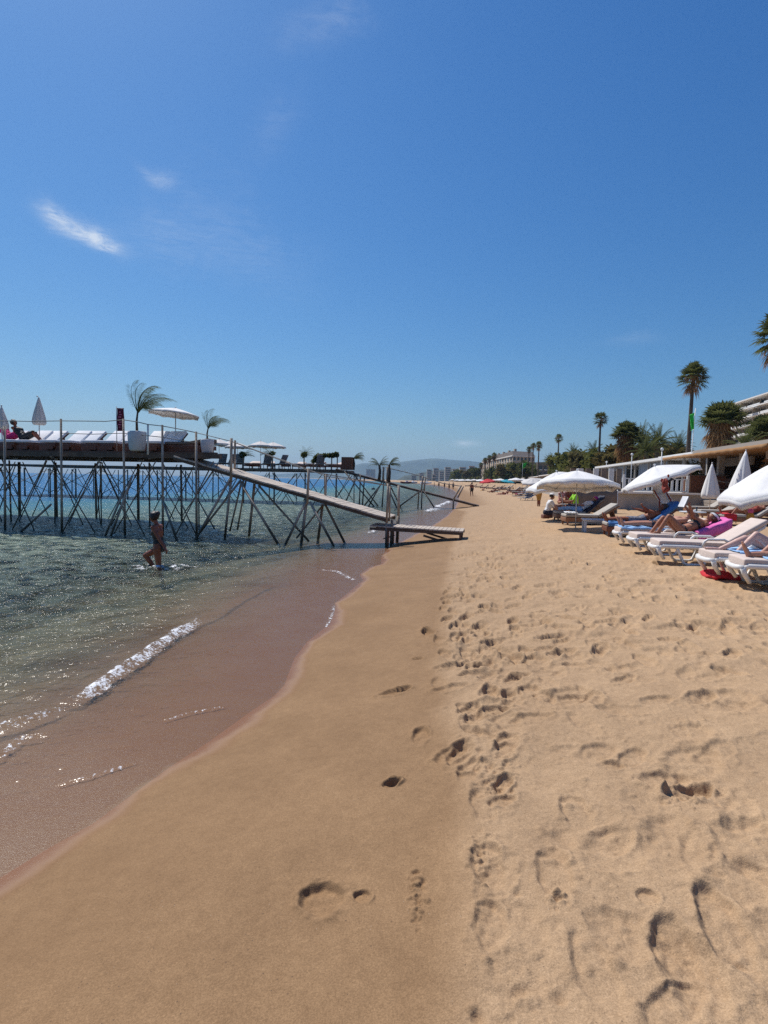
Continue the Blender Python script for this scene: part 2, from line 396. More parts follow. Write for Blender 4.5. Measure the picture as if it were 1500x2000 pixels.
Z = Z+(1-churn)*sstep(0, .6, D)*far_fade*(.008*fbm(X*1.4, Y*1.4, 3)+.0015*fbm(X*14, Y*14, 2))
Z = Z+churn*np.exp(-np.abs(edge-.12)/.10)*.010
fine = len(azf); RAD = rows; AZ = azf
crumb = np.zeros_like(Z)
def stamp(x, y, ang, ln, wd, dp, wall=.22, rim=.3, seed=0, kind='foot'):
    """press one print into the sand; ang from +Y clockwise"""
    rad = ln*.5*2.0+.05; r0 = math.hypot(x, y); a0 = math.atan2(x, y)
    if abs(a0) > R(41): return
    i0, i1 = np.searchsorted(RAD, [r0-rad, r0+rad]); da = rad/max(r0, .6); j0, j1 = np.searchsorted(AZ, [a0-da, a0+da])
    if i1 <= i0 or j1 <= j0: return
    xs = X[i0:i1, j0:j1]-x; ys = Y[i0:i1, j0:j1]-y
    ca, sa = math.cos(ang), math.sin(ang); u = xs*sa+ys*ca; v = xs*ca-ys*sa
    wob = 1+.22*gnoise(xs*14+seed, ys*14-seed)+.04*gnoise(xs*36+seed, ys*36)
    if kind == 'foot':
        wv = wd*(.80+.34*np.sin(np.clip(u/ln+.5, 0, 1)*2.6+.35))*.78         # ball wider than heel
        rr = (np.abs(u/(ln*.5))**2.6+np.abs(v/(wv*.62))**2.4)**(1/2.5)*wob
    else:
        rr = np.sqrt((u/(ln*.5))**2+(v/(wd*.5))**2)*wob
    hole = 1-sstep(1-wall, 1+wall, rr)
    slope = .72+.5*np.clip(u/ln, -.6, .6)                                       # toes dig deeper
    z = -dp*hole*slope*(1+.45*gnoise(xs*20+seed, ys*20)+.08*gnoise(xs*50+seed, ys*50))
    if kind == 'foot': z += dp*rim*np.exp(-((rr-1.30)/.26)**2)*np.clip(.6+1.8*gnoise(xs*9-seed, ys*9+seed)+.7*gnoise(xs*30, ys*30), 0, 2.2)
    cut = np.exp(-np.clip(Z[i0:i1, j0:j1]-0, 0, 9)*0)
    Z[i0:i1, j0:j1] += z*cut
PRINTS = [  # place in the view, bearing, length, width, depth
    (630, 1752, -30, .21, .15, .038), (708, 1749, -60, .08, .06, .024), (764, 1530, 70, .12, .07, .055), (822, 1436, 10, .27, .10, .030), (772, 1350, 60, .30, .10, .045), (816, 1286, 75, .12, .07, .035),
    (957, 1808, 15, .24, .11, .040), (952, 1690, 3, .30, .12, .045), (1082, 1705, 12, .34, .13, .040), (1125, 1585, 5, .30, .13, .035), (1190, 1640, 60, .26, .14, .040), (1264, 1752, 0, .09, .07, .035),
    (1318, 1845, 20, .28, .14, .045), (1412, 1800, 14, .42, .13, .055), (1345, 1540, 70, .30, .13, .075), (1300, 1515, 75, .34, .12, .040), (1192, 1495, 60, .18, .10, .035), (900, 1472, 25, .32, .13, .055),
    (985, 1468, 35, .30, .12, .040), (945, 1500, 0, .16, .12, .04), (985, 1530, 30, .18, .09, .05), (980, 1568, 70, .16, .08, .05), (915, 1385, 40, .26, .11, .05), (930, 1402, 80, .20, .10, .045),
    (998, 1356, 20, .30, .14, .04), (1035, 1404, 80, .30, .12, .04), (1156, 1366, 30, .30, .14, .04), (880, 1344, 75, .32, .11, .045), (880, 1300, 70, .36, .12, .05), (890, 1252, 65, .30, .13, .06),
    (960, 1252, 60, .34, .14, .06), (945, 1288, 40, .36, .12, .05), (1003, 1322, 30, .26, .12, .05), (1080, 1240, 70, .34, .13, .065), (1100, 1248, 60, .26, .12, .06), (1325, 1222, 75, .55, .16, .06),
    (1442, 1212, 80, .40, .15, .06), (1200, 1198, 75, .5, .14, .05), (1210, 1305, 70, .4, .14, .035), (1480, 1650, 40, .5, .3, .05), (1055, 1195, 60, .3, .12, .06), (1415, 1370, 60, .5, .3, .05), (1350, 1430, 70, .3, .2, .03)]
k = 0
for px, py, an, ln, wd, dp in PRINTS:
    p = G(px, py); k += 1; stamp(p.x, p.y, R(an), ln*.92, wd, dp*((.50 if py > 1560 else .62) if dp < .07 and px > 840 else .85), .20, .32, k*3.7)
pr = np.random.RandomState(11)
# the trodden track along the edge of the firm sand, then the open beach
for py in np.concatenate([np.arange(985, 1130, 2.2), np.arange(1130, 1300, 3.4), np.arange(1300, 1580, 17)]):
    for _ in range(1):
        px = (935+(1100-py)*.10 if py < 1250 else 935+(py-1250)*.06)+pr.randn()*40; p = G(float(px), float(py)+pr.rand()*2)
        stamp(p.x, p.y, SH+pr.randn()*.45, .25+.07*pr.rand(), .10+.03*pr.rand(), (.026+.034*pr.rand())*(1 if py < 1250 else .55), .22, .3, pr.rand()*99)
for _ in range(2000):
    yy = 1.6+pr.rand()**1.5*44 if pr.rand() < .6 else 4+pr.rand()*9; xx = np.interp(yy, chy, chx)+.25+pr.rand()*(yy*.62+1.0)
    if pr.rand() < (.90 if yy < 3.0 else .62 if yy < 5 else .1): continue
    big = pr.rand() < .16; old = pr.rand() < .5
    stamp(xx, yy, SH*1.0+pr.randn()*.8, (.42 if big else .28)*(.8+.4*pr.rand()), (.24 if big else .12)*(.8+.4*pr.rand()), (.016 if old else .034)*(.4+.9*pr.rand())*(.55 if yy < 4 else 1), .42 if old else .19, .28, pr.rand()*99)
for _ in range(45):                                      # older tracks, slumped and half filled, underfoot
    yy = 1.5+pr.rand()*4; xx = np.interp(yy, chy, chx)+.2+pr.rand()*(yy*.62+.6)
    stamp(xx, yy, SH+pr.randn()*.7, .22+.18*pr.rand(), .11+.10*pr.rand(), .010+.012*pr.rand(), .42, .35, pr.rand()*99)
for _ in range(1200):                                     # kicked-up crumbs and dimples
    yy = 1.5+pr.rand()**1.3*14; xx = np.interp(yy, chy, chx)+.1+pr.rand()**1.4*(yy*.6+.6)
    s = .015+.035*pr.rand(); stamp(xx, yy, pr.rand()*6, s, s*.8, s*.22*(1 if pr.rand() < .35 else -1)*(.4+pr.rand()), .8, .5, pr.rand()*99, 'pit')
for (cx, cy, n, sx, sy) in ((815, 1755, 70, 14, 55), (975, 1500, 90, 35, 26), (1200, 1300, 80, 40, 12), (940, 1680, 60, 18, 45), (1330, 1420, 60, 40, 20), (1090, 1760, 30, 14, 14), (960, 1530, 60, 25, 25), (1340, 1560, 50, 55, 18)):
    for _ in range(n):
        p = G(cx+pr.randn()*sx*.55, cy+pr.randn()*sy*.55); s = .010+.022*pr.rand()
        stamp(p.x, p.y, pr.rand()*6, s, s*.8, (.28 if pr.rand() < .5 else -.34)*s*(.5+pr.rand()), .7, .4, pr.rand()*99, 'pit')
me = sheet_mesh('beach', X, Y, Z, True)
put_attr(me, 'churn', churn); put_attr(me, 'shore', np.clip(D, -60, 60))
# sand material
m = bpy.data.materials.new('sand'); m.use_nodes = True; t = m.node_tree; b = t.nodes['Principled BSDF']
def nd(kind, **kw):
    n = t.nodes.new(kind)
    for kk, v in kw.items():
        if kk.startswith('i_'): n.inputs[kk[2:]].default_value = v
        else: setattr(n, kk, v)
    return n
def noise(scale, det=5, rough=.55, vec=None):
    n = nd('ShaderNodeTexNoise', i_Scale=scale, i_Detail=det, i_Roughness=rough); t.links.new(vec if vec is not None else geo.outputs['Position'], n.inputs['Vector']); return n.outputs['Fac']
def ramp(fac, a, bb, ca=(0, 0, 0, 1), cb=(1, 1, 1, 1)):
    r = nd('ShaderNodeValToRGB'); r.color_ramp.elements[0].position = a; r.color_ramp.elements[1].position = bb; r.color_ramp.elements[0].color = ca; r.color_ramp.elements[1].color = cb
    t.links.new(fac, r.inputs['Fac']); return r.outputs[0]
def mixc(f, a, bb, typ='MIX'):
    n = nd('ShaderNodeMixRGB', blend_type=typ)
    for s_, v in zip(n.inputs, (f, a, bb)):
        if isinstance(v, (int, float)): s_.default_value = v
        elif isinstance(v, tuple): s_.default_value = v
        else: t.links.new(v, s_)
    return n.outputs[0]
def mrange(v, a, bb, c=0, d=1):
    n = nd('ShaderNodeMapRange', i_1=a, i_2=bb, i_3=c, i_4=d) if False else nd('ShaderNodeMapRange')
    n.inputs[1].default_value = a; n.inputs[2].default_value = bb; n.inputs[3].default_value = c; n.inputs[4].default_value = d
    n.interpolation_type = 'SMOOTHSTEP'; t.links.new(v, n.inputs[0]); return n.outputs[0]
geo = nd('ShaderNodeNewGeometry'); aC = nd('ShaderNodeAttribute', attribute_name='churn').outputs['Fac']; aD = nd('ShaderNodeAttribute', attribute_name='shore').outputs['Fac']
wetw = math_node(t, 'ADD', aD, math_node(t, 'MULTIPLY', math_node(t, 'SUBTRACT', noise(1.1, 4), .5), .5))
grain = noise(420, 2, .7); grain2 = noise(150, 3, .6); patch = noise(2.2, 5); patch2 = noise(.5, 3)
firm = mixc(ramp(patch, .35, .7), (.335, .206, .104, 1), (.400, .250, .128, 1))
dry = mixc(ramp(patch, .3, .7), (.462, .310, .178, 1), (.538, .368, .214, 1))
dry = mixc(mrange(patch2, .3, .7, 0, .35), dry, (.52, .355, .208, 1))
c = mixc(aC, firm, dry)
c = mixc(1.0, c, ramp(grain, .28, .72, (.66, .65, .63, 1), (1.16, 1.16, 1.17, 1)), 'MULTIPLY')
c = mixc(1.0, c, ramp(grain2, .34, .68, (.79, .775, .76, 1), (1.12, 1.12, 1.13, 1)), 'MULTIPLY')
c = mixc(1.0, c, ramp(noise(64, 4, .7), .34, .68, (.90, .89, .88, 1), (1.06, 1.06, 1.06, 1)), 'MULTIPLY')
c = mixc(1.0, c, ramp(noise(14, 5, .65), .34, .68, (.90, .885, .87, 1), (1.05, 1.05, 1.05, 1)), 'MULTIPLY')
vor = nd('ShaderNodeTexVoronoi', i_Scale=26, i_Randomness=1); t.links.new(geo.outputs['Position'], vor.inputs['Vector'])
spk = math_node(t, 'MULTIPLY', math_node(t, 'LESS_THAN', vor.outputs['Distance'], .085), math_node(t, 'GREATER_THAN', noise(6, 2), .50))
c = mixc(math_node(t, 'MULTIPLY', spk, .6), c, (.10, .065, .045, 1))
vor2 = nd('ShaderNodeTexVoronoi', i_Scale=40, i_Randomness=1); t.links.new(geo.outputs['Position'], vor2.inputs['Vector'])
spk2 = math_node(t, 'MULTIPLY', math_node(t, 'LESS_THAN', vor2.outputs['Distance'], .05), math_node(t, 'GREATER_THAN', noise(4.2, 2), .56))
c = mixc(math_node(t, 'MULTIPLY', spk2, .7), c, (.70, .62, .52, 1))
wet = mrange(wetw, .22, -.02)
damp = mrange(wetw, 1.6, .1)
c = mixc(math_node(t, 'MULTIPLY', damp, mrange(patch2, .35, .65, .15, .5)), c, (.225, .128, .058, 1))
rim_ = math_node(t, 'MULTIPLY', mrange(wetw, -.02, .05), mrange(wetw, .16, .06)); c = mixc(math_node(t, 'MULTIPLY', rim_, .45), c, (.42, .30, .19, 1))
c = mixc(1.0, c, ramp(mrange(aD, 1.2, 5.5), 0, 1, (.86, .85, .85, 1), (1.02, 1.02, 1.02, 1)), 'MULTIPLY')  # damper sand darkens near the water, also standing in for lens vignetting
c = mixc(wet, c, (.215, .094, .038, 1))
under = mrange(aD, -.5, -4.5)
weed = ramp(noise(.55, 4), .46, .60)
c = mixc(under, c, mixc(weed, (.24, .20, .115, 1), (.060, .066, .032, 1)))
t.links.new(c, b.inputs['Base Color'])
t.links.new(mrange(wet, 0, 1, .93, .30), b.inputs['Roughness']); b.inputs['Specular IOR Level'].default_value = .3
bp = nd('ShaderNodeBump', i_Strength=.5, i_Distance=.0045); t.links.new(grain2, bp.inputs['Height'])
bp2 = nd('ShaderNodeBump', i_Strength=.5, i_Distance=.009); t.links.new(math_node(t, 'MULTIPLY', noise(38, 5), math_node(t, 'MULTIPLY_ADD', aC, .85, .06)), bp2.inputs['Height']); t.links.new(bp.outputs[0], bp2.inputs['Normal'])
t.links.new(bp2.outputs[0], b.inputs['Normal'])
beach = link('beach', me, None, m); beach['kind'] = 'structure'

# ---------------------------------------------------------------- the sea
rows2 = np.concatenate([np.linspace(.6, 2.6, 20), CAMH*FPX/(np.arange(1735, 948, -1.0)-937), np.geomspace(195, 7000, 70)]); rows2 = np.sort(rows2)
az2 = np.radians(np.concatenate([np.arange(-150, -42, 3), np.arange(-42, 24, .11), np.arange(25, 40, 3)]))
X2, Y2 = polar(rows2, az2); D2 = shore_d(X2, Y2); r2 = np.hypot(X2, Y2)
off = np.clip(-D2, 0, 1e9)
u = X2*N_.x+Y2*N_.y; v = X2*S_.x+Y2*S_.y
amp = sstep(.15, 4, off)*np.clip(60/np.maximum(r2, 1), .0, 1)
Z2 = amp*(.030*fbm(u*1.3+.4*fbm(u*.5, v*.5, 2), v*.75, 3)+.036*fbm(X2*1.0, Y2*1.3, 4)+.034*fbm(X2*2.6+7, Y2*3.0, 3))
Z2 += sstep(0, .8, off)*(.0060*fbm(X2*4+.3*Y2, Y2*9, 3)+.0030*fbm(X2*11, Y2*20, 2))*np.clip(14/np.maximum(r2, 1), 0, 1)
foam = np.zeros_like(Z2)
def wave(pts, hgt, wid, f0, seed):
    """a small breaking crest along a line; foam on its shoreward face"""
    global Z2, foam
    P = [at(*p) for p in pts]; best = np.full(X2.shape, 1e9); sgn = np.zeros_like(X2); tt = np.zeros_like(X2); acc = 0; tot = sum((b_-a_).length for a_, b_ in zip(P[:-1], P[1:]))
    for a_, b_ in zip(P[:-1], P[1:]):
        dx, dy = b_.x-a_.x, b_.y-a_.y; l2 = dx*dx+dy*dy; l = math.sqrt(l2)
        q = np.clip(((X2-a_.x)*dx+(Y2-a_.y)*dy)/l2, 0, 1); dd = np.hypot(X2-a_.x-q*dx, Y2-a_.y-q*dy)
        side = ((X2-a_.x)*dy-(Y2-a_.y)*dx)/l
        kk = dd < best; best = np.where(kk, dd, best); sgn = np.where(kk, side, sgn); tt = np.where(kk, (acc+q*l)/tot, tt); acc += l
    s = np.where(sgn > 0, best, -best)+wid*.35*gnoise(X2*1.6+seed, Y2*1.6)          # + is the beach side
    endf = sstep(0, .12, tt)*sstep(1, .80, tt)
    Z2 += hgt*endf*np.where(s > 0, np.exp(-(s/(wid*.30))**2), np.exp(-(s/(wid*1.0))**2))*(best < wid*6)
    if f0 > 0:
        n_ = fbm(X2*7+seed, Y2*7, 4)
        foam = np.maximum(foam, endf*f0*sstep(-.25*wid, .0, s)*sstep(wid*.95, wid*.15, s)*np.clip(.80+.8*n_, 0, 1)*(best < wid*4))
wave([(120, 1385), (190, 1340), (250, 1300), (330, 1245), (392, 1205)], .055, .24, .74, 2)
wave([(370, 1222), (430, 1192), (485, 1160), (540, 1135)], .045, .22, .0, 5)
wave([(-90, 1475), (-20, 1430), (60, 1405), (135, 1375)], .035, .20, .42, 9)
wave([(-60, 1500), (0, 1475), (40, 1440), (110, 1432)], .014, .10, .45, 4)
wave([(310, 1410), (370, 1392), (455, 1378)], .008, .05, .55, 8)
wave([(100, 1535), (180, 1515), (240, 1495), (285, 1484)], .008, .05, .50, 12)
wave([(610, 1112), (660, 1116), (706, 1140)], .012, .14, .65, 14)
wave([(655, 1180), (648, 1210), (636, 1232)], .004, .09, .55, 15)
wave([(845, 992), (862, 985), (880, 978)], .05, .7, .9, 18)
wave([(830, 1000), (846, 994), (852, 991)], .06, .9, .8, 21)
wave([(715, 1042), (735, 1034), (750, 1030)], .03, .25, .8, 24)
# churned water where the woman wades
wd_p = at(305, 1106); rr = np.hypot((X2-wd_p.x-.1)/1.3, (Y2-wd_p.y)/.75)
foam = np.maximum(foam, np.exp(-(rr/.60)**2)*np.clip(.25+2.2*fbm(X2*6, Y2*6, 4), 0, 1)*1.1)
Z2 += .06*np.exp(-(rr/.6)**2)*fbm(X2*6, Y2*6, 3)
Z2 = np.where(D2 > .25, -.08, Z2)
me = sheet_mesh('sea', X2, Y2, Z2, False)
put_attr(me, 'off', np.clip(off, 0, 400)); put_attr(me, 'foam', np.clip(foam, 0, 1)); put_attr(me, 'dist', np.clip(r2, 0, 9000))
m = bpy.data.materials.new('sea_water'); m.use_nodes = True; t = m.node_tree; t.nodes.remove(t.nodes['Principled BSDF'])
geo = nd('ShaderNodeNewGeometry'); aO = nd('ShaderNodeAttribute', attribute_name='off').outputs['Fac']; aF = nd('ShaderNodeAttribute', attribute_name='foam').outputs['Fac']; aR = nd('ShaderNodeAttribute', attribute_name='dist').outputs['Fac']
mp = nd('ShaderNodeMapping'); mp.inputs['Scale'].default_value = (1, 1.2, 1); t.links.new(geo.outputs['Position'], mp.inputs['Vector'])
n1 = noise(3.0, 3, .5, mp.outputs[0]); n2 = noise(9, 3, .5, mp.outputs[0]); n3 = noise(.45, 4, .55, mp.outputs[0])
bpa = nd('ShaderNodeBump', i_Distance=.16); t.links.new(n1, bpa.inputs['Height']); t.links.new(mrange(aO, .3, 7, .06, 1.0), bpa.inputs['Strength'])
bpb = nd('ShaderNodeBump', i_Distance=.06); t.links.new(n2, bpb.inputs['Height']); t.links.new(mrange(aO, .2, 4, .20, 1.0), bpb.inputs['Strength']); t.links.new(bpa.outputs[0], bpb.inputs['Normal'])
bpc = nd('ShaderNodeBump', i_Distance=1.2); t.links.new(n3, bpc.inputs['Height']); t.links.new(mrange(aR, 20, 90, 0, .8), bpc.inputs['Strength']); t.links.new(bpb.outputs[0], bpc.inputs['Normal'])
nrm = bpc.outputs[0]
fr = nd('ShaderNodeFresnel', i_IOR=1.42); t.links.new(nrm, fr.inputs['Normal'])
gl = nd('ShaderNodeBsdfGlossy'); gl.inputs['Roughness'].default_value = .10; t.links.new(nrm, gl.inputs['Normal'])
tr = nd('ShaderNodeBsdfTransparent'); tr.inputs['Color'].default_value = (.93, .96, .95, 1)
df = nd('ShaderNodeBsdfDiffuse')
pn = noise(.16, 4, .6); pw = ramp(noise(2.0, 5, .62, mp.outputs[0]), .40, .60)  # pw: ripple reflection contrast put into the body colour, with dark weedy bottom
bc = mixc(mrange(math_node(t, 'ADD', aO, math_node(t, 'MULTIPLY', pn, 14)), 16, 34), mixc(pw, (.016, .028, .018, 1), (.235, .285, .215, 1)), (.060, .190, .215, 1))
bc = mixc(mrange(math_node(t, 'ADD', aO, math_node(t, 'MULTIPLY', pn, 16)), 26, 46), bc, (.022, .135, .30, 1))
bc = mixc(mrange(aO, 110, 330), bc, (.018, .125, .30, 1))
t.links.new(bc, df.inputs['Color'])
body = nd('ShaderNodeMixShader'); t.links.new(mrange(aO, .5, 12, .03, .93), body.inputs[0]); t.links.new(tr.outputs[0], body.inputs[1]); t.links.new(df.outputs[0], body.inputs[2])
sur = nd('ShaderNodeMixShader'); t.links.new(math_node(t, 'MULTIPLY', fr.outputs[0], mrange(aO, .5, 8, .38, .85)), sur.inputs[0]); t.links.new(body.outputs[0], sur.inputs[1]); t.links.new(gl.outputs[0], sur.inputs[2])
fd = nd('ShaderNodeBsdfDiffuse'); fd.inputs['Color'].default_value = (.82, .83, .84, 1)
fn = noise(30, 7, .78); fm = mrange(math_node(t, 'ADD', aF, math_node(t, 'MULTIPLY', math_node(t, 'SUBTRACT', fn, .5), 3.4)), .46, .80)
fm = math_node(t, 'MULTIPLY', fm, math_node(t, 'GREATER_THAN', aF, .02))
fin = nd('ShaderNodeMixShader'); t.links.new(fm, fin.inputs[0]); t.links.new(sur.outputs[0], fin.inputs[1]); t.links.new(fd.outputs[0], fin.inputs[2])
t.links.new(fin.outputs[0], t.nodes['Material Output'].inputs['Surface'])
sea = link('sea', me, None, m); sea['kind'] = 'structure'
del X, Y, Z, D, X2, Y2, Z2, D2
# ================================================================ far land
def ridge(name, prof, y, depth, z0, m, seed):
    """a hill range: prof = places of its skyline in the view, standing at distance y, with real depth behind"""
    xs = np.linspace(prof[0][0], prof[-1][0], 90); top = np.interp(xs, [p[0] for p in prof], [p[1] for p in prof])
    mb = MB(); nr = 9; vs = []
    for i in range(nr):
        f = i/(nr-1)
        for x_, t_ in zip(xs, top):
            p = dep(x_, t_, y); hh = p.z*math.sin(f*math.pi/2)**.8 if f < 1 else p.z
            yy = y-depth*(1-f)+.1*depth*math.sin(x_*.13+seed)*(1-f)
            hh *= 1+.10*float(fbm(np.array([x_*.11+seed]), np.array([f*3.]), 3)[0])*(f*(1-f)*4*.6+.06)
            vs.append((p.x*(yy/y), yy, z0+(hh-z0)*(1 if f == 1 else f**.5*.98)))
    n = len(xs); back = [(v_[0]*1.2, v_[1]+depth*1.5, z0) for v_ in vs[-n:]]; vs += back; nr += 1
    fs = [(i*n+j, i*n+j+1, (i+1)*n+j+1, (i+1)*n+j) for i in range(nr-1) for j in range(n-1)]
    mb.add(vs, fs); return mb.build(name, m, None, True)
hillm = mat('hill_scrub', (.075, .085, .06), .95, .4, .004, coord='Object'); hillm2 = mat('hill_near', (.05, .06, .04), .95, .5, .02)
for nm, prof, y, dpt, hm, sd_ in (('hills', [(560, 936), (640, 926), (680, 912), (705, 905), (735, 904), (775, 903), (800, 900), (825, 897), (850, 895), (880, 898), (915, 900), (940, 903), (1000, 906), (1100, 908), (1300, 914), (1500, 920)], 5200, 900, hillm, 1),
                                 ('hills', [(330, 930), (420, 926.5), (500, 929), (560, 925), (620, 922), (660, 921), (700, 924), (780, 928)], 5900, 300, hillm, 5),
                                 ('hills', [(770, 940), (790, 929), (815, 925), (840, 920), (865, 917), (885, 915), (915, 916), (950, 918), (1000, 918), (1080, 925)], 1700, 260, hillm2, 3)):
    o = ridge(nm, prof, y, dpt, -1, hm, sd_); o['kind'] = 'structure'

def leaf_cloud(mb, c, rad, n, size, seed, mi=0, shell=.55, flat=.75):
    r_ = random.Random(seed)
    for _ in range(n):
        d = Vector((r_.gauss(0, 1), r_.gauss(0, 1), r_.gauss(0, 1))).normalized(); k = shell+(1-shell)*r_.random()
        p = Vector(c)+Vector((d.x*rad[0], d.y*rad[1], d.z*rad[2]))*k
        a = Vector((r_.gauss(0, 1), r_.gauss(0, 1), r_.gauss(0, 1)*flat)).normalized(); b = a.orthogonal().normalized(); s_ = size*(.6+.8*r_.random())
        mb.add([p-a*s_, p+b*s_*.5, p+a*s_, p-b*s_*.5], [(0, 1, 2, 3)], mi)
def round_tree(name, H, W, seed, lm, n=14, leaves=110, lsize=.34):
    root = thing(name, '', 'tree'); r_ = random.Random(seed); tk = MB()
    tk.tube([(0, 0, -.3), (.05, .02, H*.25), (.12*r_.uniform(-1, 1), .1, H*.5)], [W*.045, W*.035, W*.025], 7)
    for _ in range(5):
        a = r_.random()*6.3; tk.tube([(0, 0, H*.35), (math.cos(a)*W*.14, math.sin(a)*W*.14, H*.55), (math.cos(a)*W*.30, math.sin(a)*W*.3, H*.75)], [W*.022, W*.015, W*.006], 5)
    tk.build('trunk', M['bark'], root, True)
    cr = MB()
    for i in range(n):
        a = r_.random()*6.3; q = math.sqrt(r_.random())*W*.36; z = H*(.42+.46*r_.random())
        sz = W*(.13+.13*r_.random())
        leaf_cloud(cr, (math.cos(a)*q, math.sin(a)*q, z), (sz, sz, sz*.8), leaves, lsize*W/6, seed*100+i, shell=.35)
    cr.build('crown', lm, root)
    return root
def fan_leaf(mb, o, d, stem, blade, r_, mi=0, n=13, droop=.25):
    d = d.normalized(); up = Vector((0, 0, 1)); side = d.cross(up)
    if side.length < .05: side = Vector((1, 0, 0))
    side.normalize(); nn = side.cross(d).normalized()
    tip = o+d*stem-Vector((0, 0, 1))*droop*stem*.3
    mb.add([o+side*.02*blade, o-side*.02*blade, tip-side*.015*blade, tip+side*.015*blade], [(0, 1, 2, 3)], mi)
    fold = r_.uniform(-.35, .35)
    for i in range(n):
        a = (i/(n-1)-.5)*R(215); L = blade*(1-.25*abs(a)/2)*r_.uniform(.85, 1.1)
        e = d*math.cos(a)+(side*math.cos(fold)+nn*math.sin(fold))*math.sin(a); q = e.cross(nn).normalized()
        m1 = tip+e*L*.55; m2 = tip+e*L-Vector((0, 0, 1))*L*droop*(.6+.5*r_.random())
        w_ = blade*.075
        mb.add([tip, m1+q*w_, m2, m1-q*w_], [(0, 1, 2, 3)], mi)
def fan_palm(name, H, CR, seed, skirt=.0, n=44, tr=.22, lean=(0, 0), dead=10, grn='frond'):
    root = thing(name, '', 'palm tree'); r_ = random.Random(seed); top = Vector((lean[0], lean[1], H-CR*.95))
    tk = MB(); k = 12; tk.tube([(lean[0]*(i/k)**1.6, lean[1]*(i/k)**1.6, -.4+(top.z+.4)*i/k) for i in range(k+1)], [tr*(1.25-.55*i/k)*(1+.05*(i % 2)) for i in range(k+1)], 10)
    tk.build('trunk', M['trunk'], root, True)
    cr = MB()
    for i in range(n):
        a = i*2.399+r_.uniform(-.2, .2); el = R(82-(118-52*min(skirt, 1))*(i/n)+r_.uniform(-10, 10))
        d = Vector((math.cos(a)*math.cos(el), math.sin(a)*math.cos(el), math.sin(el)))
        fan_leaf(cr, top+Vector((0, 0, .1*CR*(1-i/n))), d, CR*.52*r_.uniform(.85, 1.1), CR*.50, r_, 0)
    cr.build('crown', M[grn], root)
    dd = MB()
    for i in range(dead):
        a = i*2.399+1; el = R(-30-45*r_.random()); d = Vector((math.cos(a)*math.cos(el), math.sin(a)*math.cos(el), math.sin(el)))
        fan_leaf(dd, top-Vector((0, 0, CR*.12)), d, CR*.45*r_.uniform(.7, 1.1), CR*.42, r_, 0, 9, .6)
    if skirt > 0:
        for i in range(int(110*skirt)):
            a = r_.random()*6.28; z = top.z+CR*.50-r_.random()*CR*1.15*skirt; el = R(-22-55*r_.random()); d = Vector((math.cos(a)*math.cos(el), math.sin(a)*math.cos(el), math.sin(el)))
            fan_leaf(dd, Vector((top.x, top.y, z)), d, CR*.42*r_.uniform(.6, 1.0), CR*.40, r_, 0, 9, .7)
    dd.build('dead_fronds', M['dead'], root)
    return root
def feather(mb, o, az, el, L, r_, wind=Vector((0, 0, 0)), n=20, lw=.03, ll=.20, droop=1.0, mi=0):
    pts = []; p = Vector(o); d = Vector((math.cos(az)*math.cos(el), math.sin(az)*math.cos(el), math.sin(el)))
    k = 9
    for i in range(k+1):
        pts.append(p.copy()); p = p+d*L/k; d = (d+Vector((0, 0, -1))*droop*.15*(i/k+.3)+wind*.16*(i/k+.25)).normalized()
    mb.tube(pts, [.016*L*(1-.8*i/k) for i in range(k+1)], 4, mi=mi)
    for i in range(n):
        f = .14+.86*i/(n-1); x = f*k; j = min(int(x), k-1); q = pts[j].lerp(pts[j+1], x-j); t_ = (pts[j+1]-pts[j]).normalized()
        sd_ = t_.cross(Vector((0, 0, 1)));
        if sd_.length < .05: sd_ = Vector((1, 0, 0))
        sd_.normalize(); l = ll*L*(1.15-.75*f)*r_.uniform(.85, 1.15)
        for s_ in (-1, 1):
            e = (t_*.62+sd_*s_*.8+Vector((0, 0, -.30*droop))+wind*.5).normalized(); w_ = lw*L
            mb.add([q, q+e*l*.5+t_*w_*.5, q+e*l+Vector((0, 0, -.12*l)), q+e*l*.5-t_*w_*.5], [(0, 1, 2, 3)], mi)
def feather_palm(name, H, CR, seed, n=36, tr=.3, grn='frond', lw=.03):
    root = thing(name, '', 'palm tree'); r_ = random.Random(seed); top = Vector((0, 0, H-CR*.62)); tk = MB(); k = 10
    tk.tube([(0, 0, -.4+(top.z+.4)*i/k) for i in range(k+1)], [tr*(1.15-.3*i/k)*(1+.07*(i % 2)) for i in range(k+1)], 9); tk.build('trunk', M['trunk'], root, True)
    cr = MB()
    for i in range(n): feather(cr, top, i*2.399, R(84-112*(i/n)+r_.uniform(-8, 8)), CR*r_.uniform(.9, 1.1), r_, n=18, lw=lw)
    cr.build('crown', M[grn], root)
    dd = MB()
    for i in range(7): feather(dd, top-Vector((0, 0, .2)), i*2.399+.5, R(-25-40*r_.random()), CR*.7, r_, n=12)
    dd.build('dead_fronds', M['dead'], root)
    return root
def put(root, px, py, y, label, group=None):
    """stand a thing on the ground under a place of the view, at distance y"""
    p = dep(px, py, y); root.location = (p.x, y, gz(p.x, y)); root['label'] = label
    if group: root['group'] = group
    return root
def top_h(px, py, y):
    p = dep(px, py, y); return p.z-gz(p.x, y)
